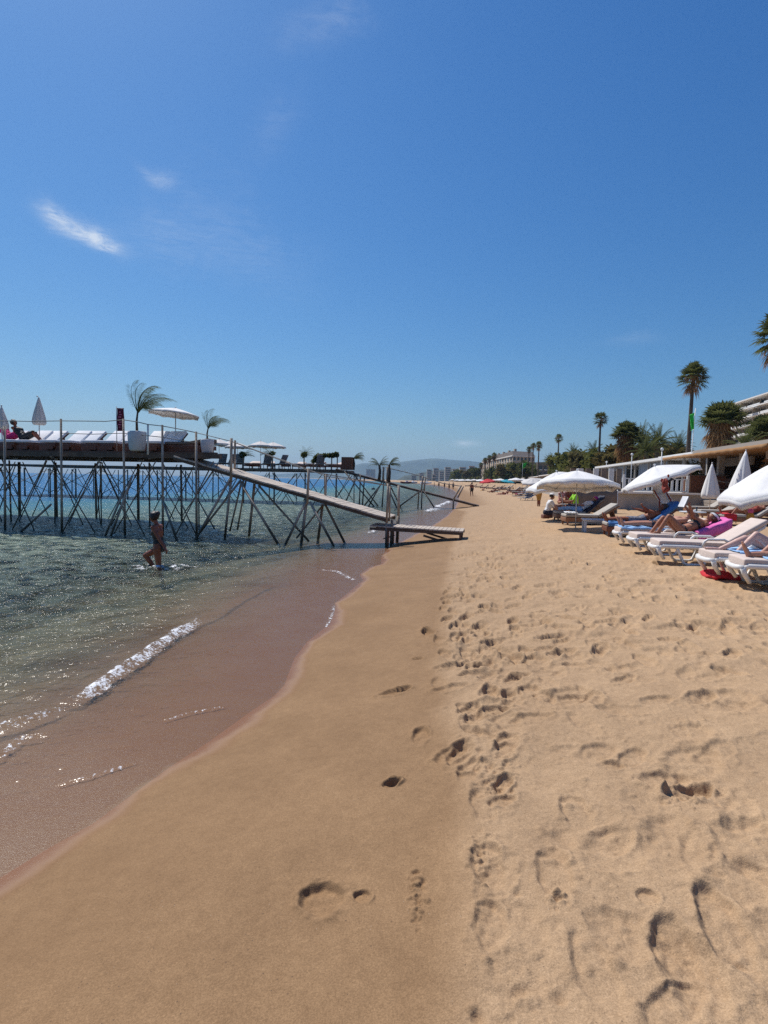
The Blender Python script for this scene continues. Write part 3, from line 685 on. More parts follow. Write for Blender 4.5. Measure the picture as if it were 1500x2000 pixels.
# ---- palms
GP = 'palms along the promenade'
put(fan_palm('fan_palm', top_h(1346, 705, 62), 2.05, 1, .12, 40, .23, (.25, .1), 12), 1342, 900, 62, 'tallest fan palm with a bare straight trunk and a brown ruff below its crown', GP)
put(fan_palm('fan_palm', top_h(1410, 780, 56), 2.9, 2, 1.15, 64, .34, (0, 0), 26), 1408, 870, 56, 'squat fan palm wearing a thick brown skirt of dead fronds before the white apartment block', GP)
put(fan_palm('fan_palm', top_h(1506, 602, 38), 2.05, 3, .10, 44, .22, (0, 0), 16), 1509, 870, 38, 'tall fan palm whose browned crown is cut by the edge of the picture', GP)
put(fan_palm('fan_palm', top_h(1171, 803, 104), 1.75, 4, .05, 34, .22, (0, 0), 5), 1170, 890, 104, 'slender fan palm with a small tidy crown rising alone over the dark trees', GP)
put(fan_palm('fan_palm', top_h(1091, 846, 160), 1.65, 5, .05, 30, .24, (0, 0), 4), 1090, 890, 160, 'small distant fan palm with a thin trunk, between the hotel and the dark trees', GP)
put(fan_palm('fan_palm', top_h(1050, 861, 200), 2.0, 6, .1, 34, .26, (0, 0), 5), 1052, 890, 200, 'fan palm standing just off the near corner of the old stone hotel', GP)
put(fan_palm('fan_palm', top_h(1040, 864, 215), 1.7, 7, .1, 30, .26, (0, 0), 5), 1041, 890, 215, 'fan palm whose head overlaps the roof corner of the old stone hotel', GP)
put(fan_palm('fan_palm', top_h(1033, 871, 240), 1.8, 8, .1, 30, .26, (0, 0), 5), 1033, 890, 240, 'fan palm in front of the hotel facade, lower than its two neighbours', GP)
for i, (px, py, y, cr_) in enumerate(((964, 883, 330, 3.0), (955, 888, 350, 2.8), (947, 893, 370, 2.6), (939, 903, 400, 2.6))):
    put(fan_palm('fan_palm', top_h(px, py, y), cr_, 20+i, .3, 26, .35, (0, 0), 8), px, 925, y, ['dark palm in front of the left end of the stone hotel', 'dark palm just beyond the left end of the stone hotel', 'dark palm half hidden behind the hotel, third down its slope of crowns', 'lowest dark palm beyond the stone hotel'][i], GP)
CL = 'palms and trees in the dark clump'
put(fan_palm('fan_palm', top_h(1224, 820, 84), 3.0, 9, .9, 60, .3, (0, 0), 18), 1222, 890, 84, 'tallest palm of the dark clump, domed with brown fronds beneath', CL)
put(fan_palm('fan_palm', top_h(1418+72, 806, 60), 2.9, 31, .9, 60, .3, (0, 0), 18), 1494, 880, 60, 'yellowish palm pressed against the apartment block at the picture edge', GP)
for i, (px, py, y, cr_, lab) in enumerate(((1250, 838, 82, 3.2, 'feather palm with arching fronds in the middle of the dark clump'), (1283, 840, 78, 3.0, 'feather palm on the seaward end of the dark clump, nearest the tall trunk'), (1262, 858, 72, 2.6, 'low feather palm at the front of the dark clump'), (1325, 855, 88, 2.8, 'small feather palm at the foot of the tallest trunk'), (1160, 868, 112, 2.6, 'feather palm beside the slender fan palm, lower than the trees'), (1118, 874, 130, 2.5, 'feather palm showing at the left end of the dark tree belt'), (1075, 890, 150, 2.6, 'low feather palm between the hotel and the white pavilions'), (1455, 848, 50, 2.0, 'small feather palm in front of the lowest apartment balconies'))):
    put(feather_palm('feather_palm', top_h(px, py, y), cr_, 40+i, 34), px, 890, y, lab, CL if i < 3 else GP)
# ---- broad trees of the belt behind the beach clubs
tree_labels = ['dark round tree filling the gap under the tallest clump palm', 'dark round tree on the left flank of the clump', 'olive round tree behind the slender palm trunk', 'dark tree right of the slender palm trunk', 'olive tree left of the slender palm trunk', 'dark tree in the middle of the belt behind the beach pavilions', 'olive tree at the left end of the belt', 'dark tree behind the bulky parasol pair', 'dark tree at the foot of the hotel, right of the green flag', 'olive tree at the foot of the hotel, left of the green flag', 'dark tree below the hotel windows', 'dark tree at the left foot of the hotel', 'dark tree between hotel and far shore', 'olive tree on the far promenade', 'low dark tree on the far promenade', 'dark tree under the skirted palm', 'olive tree behind the flagpole foot']
protos = [round_tree('round_tree', 6, 6, 61, M['leaf'], 15, 120), round_tree('round_tree', 6, 6.5, 62, M['leaf2'], 15, 120), round_tree('round_tree', 6, 7, 63, M['leaf'], 16, 120)]
spots = [(1240, 872, 90), (1208, 874, 98), (1185, 880, 110), (1178, 884, 106), (1143, 884, 118), (1128, 886, 124), (1100, 888, 138), (1220, 885, 88), (1030, 904, 230), (1008, 905, 250), (985, 906, 290), (965, 914, 330), (930, 914, 420), (912, 917, 470), (893, 919, 540), (1290, 868, 92), (1305, 876, 86)]
for i, (px, py, y) in enumerate(spots):
    pr_ = protos[i % 3]; o = pr_ if i < 3 else dup(pr_, (0, 0, 0)); put(o, px, 900, y, tree_labels[i], 'broad trees behind the beach clubs')
    h = top_h(px, py, y); o.scale = (max(h/6, .9)*1.05, max(h/6, .9)*1.05, h/6*1.04); o.rotation_euler.z = i*1.7
wd_ = MB(); r_ = random.Random(5)                       # the unbroken belt of park trees seen far along the shore
for i in range(300):
    f = i/299; px = 1000-118*f+r_.uniform(-6, 6); y = 280+520*f**1.5; p = dep(px, 935, y)
    hh = (11-2*f)*r_.uniform(.7, 1.2)*(.65 if px > 950 else 1); leaf_cloud(wd_, (p.x+r_.uniform(0, 14), y+r_.uniform(0, 25), gz(p.x, y)+hh*.5), (4.2, 4.2, hh*.5), 70, 1.3, i)
for i in range(260):
    px = 1080+r_.uniform(0, 230); y = 118-40*(px-1080)/230+r_.uniform(0, 16); p = dep(px, 930, y); hh = r_.uniform(2.4, 5.0)
    leaf_cloud(wd_, (p.x, y, gz(p.x, y)+hh*.5), (1.6, 1.6, hh*.5), 70, .34, 900+i)
o = wd_.build('treeline', M['leaf']); o['kind'] = 'stuff'
# ---- the old stone hotel
def window_set(root, spots, u, nrm, w_, h_, name='window', m='glass'):
    """framed windows on a facade; u along it, nrm out of it"""
    fr_ = MB(); rot = Matrix((u, nrm, Vector((0, 0, 1)))).transposed()
    fr_.box((0, 0, 0), (w_, .22, h_), rot); me1 = fr_.mesh(name); me1.materials.append(M[m])
    bar_ = MB(); bar_.box((0, 0, 0), (w_*1.25, .34, .28), rot); me2 = bar_.mesh('sill'); me2.materials.append(M['wallwhite'])
    for p in spots:
        o = link(name, me1, root); o.location = p; s_ = link('sill', me2, o); s_.location = (0, 0, -h_/2-.15)
root = thing('stone_hotel', 'old cream stone hotel with rows of tall windows and a grey mansard roof', 'hotel', (0, 0, 0))
yh = 300; A = dep(1000, 935, yh); Bc = dep(1043, 935, yh+6); A.z = Bc.z = 0; Cc = A+S_*190
topz = dep(1000, 880, yh).z; ubf = (Bc-A).normalized(); lf = (Bc-A).length; nf = Vector((ubf.y, -ubf.x, 0)); ns = -N_
HD = Vector((.03, 1, 0)).normalized(); Cc = A+HD*115; ns = Vector((-HD.y, HD.x, 0)); D4 = Bc+HD*115
mb = MB(); z0 = 1.2; zt = topz-2.4
v4 = [A, Bc, D4, Cc]; mb.add([Vector((p.x, p.y, z0-2)) for p in v4]+[Vector((p.x, p.y, zt)) for p in v4], [(0, 1, 5, 4), (1, 2, 6, 5), (2, 3, 7, 6), (3, 0, 4, 7), (4, 5, 6, 7)]); mb.build('wall', M['wallcream'], root)
rf = MB(); cc = (A+Bc+Cc+D4)/4; up_ = [p.lerp(cc, .07) for p in v4]
rf.add([Vector((p.x, p.y, zt+.004)) for p in v4]+[Vector((p.x, p.y, topz)) for p in up_], [(0, 1, 5, 4), (1, 2, 6, 5), (2, 3, 7, 6), (3, 0, 4, 7), (4, 5, 6, 7)]); ro = rf.build('roof', M['roofgrey'], root)
for k in range(6):
    ch_ = MB(); p = up_[0].lerp(up_[3], .04+.16*k); ch_.box((p.x+3, p.y+2, topz+.7), (1.2, 2.2, 1.8)); ch_.build('chimney', M['wallcream'], ro)
for z in (z0+3.6, zt-.5):
    cn = MB(); e_ = [A-nf*0, Bc, D4, Cc]
    cn.bar(Vector((A.x, A.y, z))+nf*.15, Vector((Bc.x, Bc.y, z))+nf*.15, .6, .5); cn.bar(Vector((A.x, A.y, z+.003))+ns*.15, Vector((Cc.x, Cc.y, z+.003))+ns*.15, .6, .5); cn.build('cornice', M['wallwhite'], root)
nfl = 5; fh = (zt-z0-.6)/nfl
sp = [A.lerp(Bc, (i+.5)/6)+nf*.1+Vector((0, 0, z0+fh*(j+.5)-A.z)) for i in range(6) for j in range(nfl)]; window_set(root, sp, ubf, nf, 1.15, fh*.58)
sp = [A.lerp(Cc, (i+.5)/14)+ns*.1+Vector((0, 0, z0+fh*(j+.5))) for i in range(14) for j in range(nfl)]; window_set(root, sp, HD, ns, 3.0, fh*.6)
root2 = thing('hotel_annex', 'low grey building wing beside the foot of the hotel', 'building'); mb = MB(); p = dep(1056, 930, 240)
mb.box((p.x, p.y, 5), (7, 14, 12)); mb.build('wall', M['roofgrey'], root2); window_set(root2, [Vector((p.x-2.2+i*2.2, p.y-7.05, 3+2.8*j)) for i in range(3) for j in range(3)], Vector((1, 0, 0)), Vector((0, -1, 0)), 1.2, 1.5)
# ---- white apartment block with long balconies
root = thing('apartment_block', 'white apartment block with long stacked balconies and small awnings', 'apartment block')
fl = 3.05; yA, yB = 205.0, 120.0
A = dep(1425, 795, yA); xB = A.x/(1)  # far end of its facade
A = Vector((A.x, yA, 0)); Bq = A-S_*(85); ztop = dep(1427, 794, yA).z; out = -N_
Lq = 85.0; nfloor = 7; zb = ztop-nfloor*fl
def q(s_, o_, z): return A-S_*s_+out*o_+Vector((0, 0, z))
mb = MB(); c = q(Lq/2, -8, zb+nfloor*fl/2-3); rot = Matrix((S_, N_, Vector((0, 0, 1)))).transposed(); mb.box(c, (Lq, 12, nfloor*fl+5.9), rot); mb.build('wall', M['wallcream'], root)
for f in range(nfloor+1):
    mb = MB(); mb.box(q(Lq/2, -.2+.0, zb+f*fl+.0), (Lq+1.0, 4.0, .42), rot); mb.build('balcony_slab', M['wallwhite'], root)
    if f < nfloor:
        mb = MB()
        for k in range(9): mb.box(q(4+k*9.4, 1.66, zb+f*fl+.50), (8.6 if (k+f) % 3 else 4.2, .10, .55 if (k*f) % 2 else .4), rot)
        mb.build('balcony_railing', M['wallwhite'] if f % 2 else M['lampwhite'], root)
for k in range(10):
    mb = MB(); mb.box(q(k*Lq/9+.1, -1.0, zb+nfloor*fl/2-.03), (.3, 2.3, nfloor*fl-.4), rot); mb.build('divider', M['wallcream'], root)
mb = MB(); mb.box((0, 0, 0), (7.2, .16, 2.3), rot); wme = mb.mesh('window'); wme.materials.append(M['glass'])
for f in range(nfloor):
    for k in range(9):
        o = link('window', wme, root); o.location = q(4.7+k*9.42, -1.95, zb+f*fl+1.35)
mb = MB(); mb.box((0, 0, 0), (4.0, 2.2, .1), Matrix.Rotation(.0, 3, 'X')@rot@Matrix.Rotation(R(18), 3, 'X')); ame = mb.mesh('awning'); ame.materials.append(M['white'])
for f, k in ((0, 6), (1, 3), (2, 7), (3, 5), (4, 4), (5, 6), (5, 2), (4, 8), (2, 4), (1, 7)):
    o = link('awning', ame, root); o.location = q(5+k*9.4, 2.0, zb+f*fl+2.45)
mb = MB(); mb.box(q(61, -3, ztop+2.0), (30, 7, 3.4), rot); mb.build('penthouse', M['wallcream'], root)
mb = MB(); mb.box(q(61, -2.2, ztop+3.9), (34, 9, .3), rot); mb.build('penthouse_roof', M['wallwhite'], root)
# ---- hazy blocks of the far shore
fb = [(724, 917, 928.5, 18, 2600, 'lone square block standing out on the far headland'), (808, 929, 938, 10, 1500, 'low pale block at the far end of the bay'), (823, 924, 937, 9, 1450, 'pale block beneath the far ridge, left of the tower'), (838, 917.5, 936, 9, 1400, 'stepped pale block rising from the far trees'), (851, 915, 936, 10, 1350, 'tall pale tower rising from the far trees'), (862, 921, 936, 9, 1250, 'squat block between the far towers'), (874, 913, 936, 11, 1150, 'tallest pale tower on the far shore'), (888, 917, 935, 9, 1050, 'pale block right of the tallest far tower'), (903, 913, 934, 12, 950, 'wide cream block showing over the far tree belt'), (847, 927, 939, 6, 900, 'small cream house by the far beach'), (921, 911, 925, 10, 800, 'pale roof block just left of the hotel palms')]
for i, (px, y0, y1, wpx, yy, lab) in enumerate(fb):
    a = dep(px, y1, yy); h = dep(px, y0, yy).z-a.z; wm = wpx*yy/FPX; rt = thing('far_building', lab, 'building', (a.x, yy, min(a.z, gz(a.x, yy))-1), 0, 'buildings along the far shore'); hz_ = h+(a.z-rt.location.z)
    mb = MB(); mb.box((0, 0, hz_/2), (wm, wm*.8, hz_)); mb.build('wall', M['farwall'], rt)
    mb = MB(); mb.box((0, 0, hz_+.3), (wm*1.06, wm*.86, .6)); mb.build('roof', M['farroof'] if i % 3 == 1 else M['farwall'], rt)
    nf_ = max(2, int(h/4)); mb = MB()
    for f in range(nf_): mb.box((0, -wm*.4-.05, hz_-h+h*(f+.5)/nf_), (wm*.86, .3, h/nf_*.45))
    mb.build('window_band', M['glass'], rt)
# ================================================================ piers
PE = -N_.copy()                                          # out to sea
def pier(name, label, P0, L, W, dz, ncol, rows, seed, prow_=(.055, .055, .05), brr=.024, dark='darkpole', skew=.0):
    """P0 = the deck's landward near corner; runs L out to sea and W back"""
    root = thing(name, label, 'pier', (0, 0, 0)); P0 = Vector((P0[0], P0[1], 0)); r_ = random.Random(seed)
    def q(e, b_, z): return P0+PE*(e+skew*b_)+S_*b_+Vector((0, 0, z))
    rot = Matrix((PE, S_, Vector((0, 0, 1)))).transposed()
    mb = MB(); n = int(W/.16)
    for i in range(n): mb.box(q(L/2, (i+.5)*W/n, dz-.03+r_.uniform(-.004, .004)), (L, W/n-.012, .05), rot)
    mb.build('deck', M['plank'] if dark != 'darkpole' else M['beam'], root)
    for i, b_ in enumerate(rows):
        mb = MB(); mb.box(q(L/2, b_+(-.06 if i == 0 else 0), dz-.135), (L+.2, .12, .15), rot); mb.build('beam', M['beam'], root)
    sp = L/(ncol-1); xb = MB()
    for k in range(ncol): xb.bar(q(k*sp, 0, dz-.12), q(k*sp, W, dz-.12), .10, .12)
    xb.build('joist', M['beam'], root)
    for i, b_ in enumerate(rows):
        for k in range(ncol if prow_[i] else 0):
            prow = prow_[i]
            e = k*sp+r_.uniform(-.1, .1); mb = MB(); mb.tube([q(e, b_, dz-.3), q(e+r_.uniform(-.06, .06), b_, -1.6)], [prow*r_.uniform(.75, 1.1)]*2, 8); mb.build('post', M[dark], root, True)
        for k in range(ncol-1):
            mb = MB(); e0, e1 = k*sp, (k+1)*sp; o_ = .05
            mb.tube([q(e0+r_.uniform(0, .3), b_-o_, dz-.3), q(e1+r_.uniform(-.2, .5), b_-o_, -1.2)], brr, 6)
            if r_.random() < .95: mb.tube([q(e1-r_.uniform(0, .3), b_+o_, dz-.3), q(e0-r_.uniform(-.2, .5), b_+o_, -1.2)], brr, 6)
            mb.build('brace', M[dark], root, True)
    for k in range(0, ncol, 2):                          # ties across the width
        mb = MB(); mb.tube([q(k*sp, rows[0], dz-.4), q(k*sp, rows[-1], .2)], brr, 6); mb.tube([q(k*sp+.1, rows[-1], dz-.4), q(k*sp+.1, rows[0], .3)], brr, 6); mb.build('cross_brace', M[dark], root, True)
    return root, q
FP0 = at(244, 1044); FP0.z = 0                           # a pole foot of the near pier gives its front line
def fr_pt(px, py, back=0.0): return onplane(px, py, FP0+S_*back, S_)
E0 = fr_pt(440, 900); nearP = Vector((E0.x, E0.y, 0))
DZ = 2.77
pr_root, pq = pier('pier', 'long wooden bathing pier on crossed poles, carrying white sunbeds', nearP+S_*.15+PE*.35, 21.0, 6.4, DZ, 11, [0, 2.6, 5.4], 4, (0, .03, .062), .022, skew=.85)
for x0, y0, x1, y1 in ((9, 832, 10, 1032), (119, 818, 121, 1048), (241, 818, 244, 1044), (317, 830, 318, 1010), (383, 843, 384, 1029)):
    mb = MB(); a = fr_pt(x0, y0, -.12); b = fr_pt(x1, y1, -.12); b = b+(b-a).normalized()*.6; mb.tube([a, b], [.036, .042], 8); mb.build('railing_post', M['pole'], pr_root, True)
for x0, y0, x1, y1 in ((100, 985, 36, 1043), (242, 958, 206, 1046), (258, 930, 215, 1052), (318, 978, 338, 1034)):
    mb = MB(); a = fr_pt(x0, y0, -.22); b = fr_pt(x1, y1, -.5); b = b+(b-a).normalized()*.5; mb.tube([a, b], .036, 7); mb.build('raking_strut', M['pole'], pr_root, True)
mb = MB(); pts = [(-20, 822), (9, 822), (60, 823), (119, 822), (180, 822.5), (205, 823), (241, 820), (268, 824), (289, 829), (317, 832), (350, 838), (383, 845)]
mb.tube([fr_pt(x, y, -.12) for x, y in pts], .014, 6)
mb.tube([fr_pt(x, y, -.12) for x, y in ((119, 846), (180, 848), (241, 846), (317, 854), (383, 865))], .012, 6); mb.build('rope', M['rope'], pr_root, True)
mb = MB(); a, b = fr_pt(289, 829, -.1), fr_pt(289, 888, -.1); mb.tube([a, b], .03, 7); mb.build('railing_post', M['lampwhite'], pr_root, True)
# ---- the gangway down to the sand
GA, GB = fr_pt(338, 891, -.05), fr_pt(757, 1013, -.05); gw = 1.4
def gangway(name, label, A, B, wdt, legs, rails, mplank, leaf=True):
    root = thing(name, label, 'gangway'); d = (B-A); n = int(d.length/.17); mb = MB()
    for i in range(n):
        c = A.lerp(B, (i+.5)/n)+S_*wdt/2; x = d.normalized(); y = S_; z = x.cross(y)*-1; z = Vector((0, 0, 1)) if z.length < .1 else (z if z.z > 0 else -z)
        rot = Matrix((x, y, z)).transposed(); mb.box(c+Vector((0, 0, .0+.006*math.sin(i*5.1))), (d.length/n-.012, wdt*(1+.02*math.sin(i*3.3)), .045), rot)
    mb.build('deck', mplank, root)
    for o_ in (.08, wdt-.08):
        mb = MB(); mb.bar(A+S_*o_-Vector((0, 0, .075)), B+S_*o_-Vector((0, 0, .075)), .09, .09); mb.build('side_beam', M['beam'], root)
    for a, b, r, m_ in legs:
        mb = MB(); b = b+(b-a).normalized()*.45; mb.tube([a, b], r, 8); mb.build('leg', M[m_], root, True)
    for a, b, r in rails:
        mb = MB(); mb.tube([a, b], r, 7); mb.build('railing_post', M['pole'], root, True)
    return root
def leg(x0, y0, b0, x1, y1, b1, r=.04, m_='pole'):
    return (fr_pt(x0, y0, b0), fr_pt(x1, y1, b1), r, m_)
legs = [leg(452, 930, 0, 440, 1044, 0), leg(455, 926, 0, 382, 1054, -.5, .04), leg(470, 938, 0, 400, 1028, .3, .035), leg(468, 940, 0, 533, 1046, -.3), leg(497, 945, 1.0, 488, 1030, 1.0, .045), leg(505, 948, .9, 586, 1038, .5, .035),
        leg(472, 940, .8, 455, 1012, .8, .03), leg(480, 940, .9, 468, 1010, 1.0, .03), leg(600, 975, 0, 556, 1066, -.4), leg(599, 976, 0, 588, 1064, 0, .045), leg(605, 980, 0, 650, 1063, -.2), leg(630, 985, 1.0, 622, 1048, 1.0, .045), leg(635, 985, .9, 669, 1052, .7),
        leg(628, 990, .9, 596, 1030, .5, .03), leg(755, 1015, 0, 754, 1062, 0, .034), leg(766, 1014, .1, 764, 1056, .1, .04, 'darkpole'), leg(778, 1008, 1.1, 776, 1048, 1.1, .05, 'darkpole'), leg(770, 1046, 1.0, 756, 1050, 0, .02)]
rails = [(fr_pt(452, 856, -.04), fr_pt(451, 940, -.04), .045), (fr_pt(459, 860, 1.2), fr_pt(458, 930, 1.2), .04), (fr_pt(603, 915, -.04), fr_pt(600, 985, -.04), .042), (fr_pt(637, 925, 1.2), fr_pt(635, 985, 1.2), .038), (fr_pt(758, 944, -.04), fr_pt(755, 1020, -.04), .034), (fr_pt(762, 950, .1), fr_pt(760, 1018, .1), .03), (fr_pt(779, 948, 1.2), fr_pt(778, 1012, 1.2), .042)]
gwo = gangway('gangway', 'sloping pale plank gangway from the near pier down to the beach', GA, GB, gw, legs, rails, M['plank'])
mb = MB(); mb.tube([fr_pt(383, 845, -.1), fr_pt(452, 862, -.04), fr_pt(603, 920, -.04), fr_pt(758, 948, -.04)], .012, 6); mb.tube([fr_pt(459, 864, 1.2), fr_pt(637, 930, 1.2), fr_pt(779, 952, 1.2)], .012, 6)
mb.build('rope', M['rope'], gwo, True)
# ---- low landing of spaced planks on the sand
LA, LB = fr_pt(722, 1016, -.05), fr_pt(905, 1030, .05)
LA.z = .60; LB.z = .52
root = thing('landing_stage', 'low landing of spaced white planks between the gangway foot and the sand', 'landing'); n = 22; mb = MB()
for i in range(n):
    c = LA.lerp(LB, (i+.5)/n)+S_*.5; mb.box(c, (.115, 1.0, .04), Matrix((-PE, S_, Vector((0, 0, 1)))).transposed())
mb.build('deck', M['plank'], root)
for o_ in (.05, .95):
    mb = MB(); mb.bar(LA+S_*o_-Vector((0, 0, .085)), LB+S_*o_-Vector((0, 0, .065)), .06, .08); mb.build('side_beam', M['beam'], root)
for f, o_ in ((.97, .06), (.97, .94), (.2, .06), (.2, .94)):
    p = LA.lerp(LB, f)+S_*o_; mb = MB(); mb.box((p.x, p.y, p.z/2-.16), (.06, .06, p.z+.30)); mb.build('leg', M['teak'], root)
for o_ in (.06, .94):
    mb = MB(); mb.bar(LA.lerp(LB, .58)+S_*o_-Vector((0, 0, .19)), Vector((*(LA.lerp(LB, .90)+S_*o_)[:2], .12)), .05, .06); mb.build('brace', M['beam'], root)
# ---- the second pier, further along
FQ = at(887, 994); FQ = Vector((FQ.x, FQ.y, 0))
def fq(px, py, back=0.0): return onplane(px, py, FQ+S_*back, S_)
E1 = fq(656, 915); DZ2 = fq(656, 917).z
pier2, pq2 = pier('pier', 'second pier farther along the beach, dark slender poles under a line of chairs', Vector((E1.x, E1.y, 0)), 30, 5.5, DZ2, 13, [0, 5.3], 9, (.06, .045), .03)
GA2, GB2 = fq(655, 916), fq(935, 988); GB2.z = max(GB2.z, gz(GB2.x, GB2.y)+.02)
l2 = []
for x0, y0, b0, x1, y1, b1 in ((750, 936, 0, 746, 994, 0), (748, 938, 0, 722, 985, 0), (762, 940, 1, 758, 990, 1), (752, 940, 0, 776, 994, 0), (758, 940, .9, 782, 990, .9), (745, 945, 0, 716, 982, 0), (824, 956, 0, 823, 998, 0), (818, 958, 1, 816, 996, 1), (822, 958, 0, 779, 990, 0), (828, 960, 0, 851, 996, 0), (886, 972, 0, 885, 992, 0), (700, 925, 0, 676, 978, 0), (672, 920, 0, 726, 984, 0), (690, 925, 1, 738, 988, 1), (712, 930, .5, 708, 985, .5), (704, 928, 0, 702, 982, 0)):
    l2.append((fq(x0, y0, b0), fq(x1, y1, b1), .05, 'darkpole'))
r2_ = [(fq(749, 912, 0), fq(748, 940, 0), .08), (fq(757, 912, 1), fq(756, 942, 1), .08), (fq(826, 930, 0), fq(823, 958, 0), .06), (fq(831, 931, 1), fq(828, 960, 1), .06), (fq(901, 948, 0), fq(886, 975, 0), .07), (fq(905, 950, 1), fq(894, 972, 1), .06)]
g2 = gangway('gangway', 'dark gangway of the farther pier, resting its foot on the sand', GA2, GB2, 1.1, l2, r2_, M['beam'])
mb = MB(); mb.tube([fq(753, 913, .5), fq(800, 924, .5), fq(828, 932, .5), fq(865, 944, .5), fq(902, 950, .5)], .03, 6); mb.build('rope', M['rope'], g2, True)

# ================================================================ things on the near pier
def parasol(name, label, h, rad, closed=False, frac=.66, fab='white', group=None, flap=.16, pole_m='metal', tilt=(0, 0), rise=.30, npan=8, pr=.019, short=False, lean=0):
    root = thing(name, label, 'parasol', (0, 0, 0), 0, group)
    if closed:
        mb = MB(); mb.tube([(0, 0, -.2), (0, 0, h)], pr, 8); mb.build('pole', M[pole_m], root, True)
        mb = MB(); prof = []; L = h*frac
        for i in range(9):
            f = i/8; prof.append((.02+rad*(f**.85)*(1-.10*max(0, f-.85)/.15), h+.04-L*f))
        n = 24; vs = []
        for r_, z in prof:
            for k in range(n): a = 2*math.pi*k/n; vs.append(((r_*(1+.16*math.cos(8*a)*min(1, (h-z)/L*2)))*math.cos(a), (r_*(1+.16*math.cos(8*a)*min(1, (h-z)/L*2)))*math.sin(a), z+.05*math.cos(8*a)*((h-z)/L)))
        fs = [(i*n+k, (i+1)*n+k, (i+1)*n+(k+1) % n, i*n+(k+1) % n) for i in range(len(prof)-1) for k in range(n)]+[tuple(range(n)), tuple(len(vs)-1-k for k in range(n))]
        mb.add(vs, fs); c_ = mb.build('canopy', M[fab], root, True); mb = MB(); mb.ball((0, 0, h+.07), .03); mb.build('finial', M[pole_m], root, True); c_.rotation_euler = (lean, lean*.5, 0)
        return root
    mb = MB(); mb.tube([(0, 0, -.3), (0, 0, h)], pr, 8); mb.build('pole', M[pole_m], root, True)
    T = Matrix.Translation((0, 0, h)) @ Euler((tilt[0], tilt[1], 0)).to_matrix().to_4x4(); hgt = rad*rise
    def tp(r_, a, z): return T @ Vector((r_*math.cos(a), r_*math.sin(a), z))
    sub = 4; n = npan*sub; nr = 7; vs = []; th = .008
    def surf(i, k):
        f = i/(nr-1); a = 2*math.pi*k/n; w_ = (k % sub)/sub; between = math.sin(math.pi*w_)
        r_ = rad*f*(1-.075*between*f) if i else .001
        z = -hgt*(f**1.25)-.09*rad*between*f*(1-f)*2.2+.03*rad*between*f*f
        return r_, a, z
    for i in range(nr):
        for k in range(n): vs.append(tp(*surf(i, k)))
    fs = [(i*n+k, (i+1)*n+k, (i+1)*n+(k+1) % n, i*n+(k+1) % n) for i in range(nr-1) for k in range(n)]
    me_ = MB(); me_.add(vs, fs); me = evaluated(me_.mesh('canopy', True), [('SOLIDIFY', dict(thickness=th, offset=-1))]); c_ = link('canopy', me, root, M[fab])
    if flap > 0:
        mb = MB(); vs = []; r_ = random.Random(len(label))
        for k in range(n):
            rr_, a, z = surf(nr-1, k); vs.append(tp(rr_*1.002, a, z)); 
        for k in range(n):
            rr_, a, z = surf(nr-1, k); vs.append(tp(rr_*(1.0+.02*math.sin(k*2.1)), a, z-flap*(1-.30*abs(math.sin(math.pi*k/2+.4)))-.01*r_.random()))
        mb.add(vs, [(k, n+k, n+(k+1) % n, (k+1) % n) for k in range(n)]); me = evaluated(mb.mesh('valance', True), [('SOLIDIFY', dict(thickness=.006, offset=0))]); link('valance', me, root, M[fab])
    rb = MB()
    for k in range(npan):
        a = 2*math.pi*k/npan; rb.tube([tp(.02, a, -.03-hgt*.02), tp(rad*.5, a, -hgt*.42-.03), tp(rad*.985, a, -hgt-.02)], .008, 5)
    rb.build('ribs', M[pole_m], root, True)
    mb = MB(); mb.ball(tp(0, 0, .03), .035); mb.build('finial', M['white'], root, True)
    return root
def fan_wind_palm(name, label, px, py0, y, htop, ptop, group, s=1.0, wind=Vector((1.0, -.1, -.05))):
    p = dep(px, py0, y); p.z = htop; root = thing(name, label, 'potted palm', p, 0, group)
    mb = MB(); mb.lathe([(.20*s, 0), (.24*s, .05*s), (.285*s, .38*s), (.29*s, .60*s), (.275*s, .64*s), (.25*s, .64*s), (.24*s, .56*s)], 22, cap=True); mb.build('pot', M['potgrey'], root, True)
    r_ = random.Random(int(px)); H = ptop-htop
    mb = MB(); mb.lathe([(.001, .57*s), (.235*s, .575*s)], 16, cap=False); mb.build('soil', M['bark'], root)
    mb = MB(); mb.tube([(0, 0, .5*s), (-.01, 0, .55*s+(H-.5)*.25), (.03, 0, .55*s+(H-.5)*.45)], [.05*s, .036*s, .026*s], 8); mb.build('trunk', M['trunk'], root, True)
    cr = MB(); base = Vector((.03, 0, .55*s+(H-.5)*.40))
    for i in range(11):
        az_ = R(-75+150*(i*.618 % 1)) if i > 2 else R(100+60*i); el = R(45+43*((i*.37) % 1))
        feather(cr, base, az_, el, (H-.5)*.68*r_.uniform(.75, 1.15), r_, wind*1.25, 30, .010, .36, 1.3)
    cr.build('fronds', M['frondlight'], root)
    return root
GPOT = 'potted palms bent by the wind on the piers'
fan_wind_palm('potted_palm', 'larger windswept palm in a grey pot at the pier edge', 268, 887, 17.72, DZ, dep(268, 748, 17.8).z, GPOT, 1.0)
pq_y = 19.6
fan_wind_palm('potted_palm', 'smaller windswept palm in a grey pot where the gangway begins', 405, 895, 18.1, DZ-.02, dep(405, 795, 18.1).z, GPOT, .74)
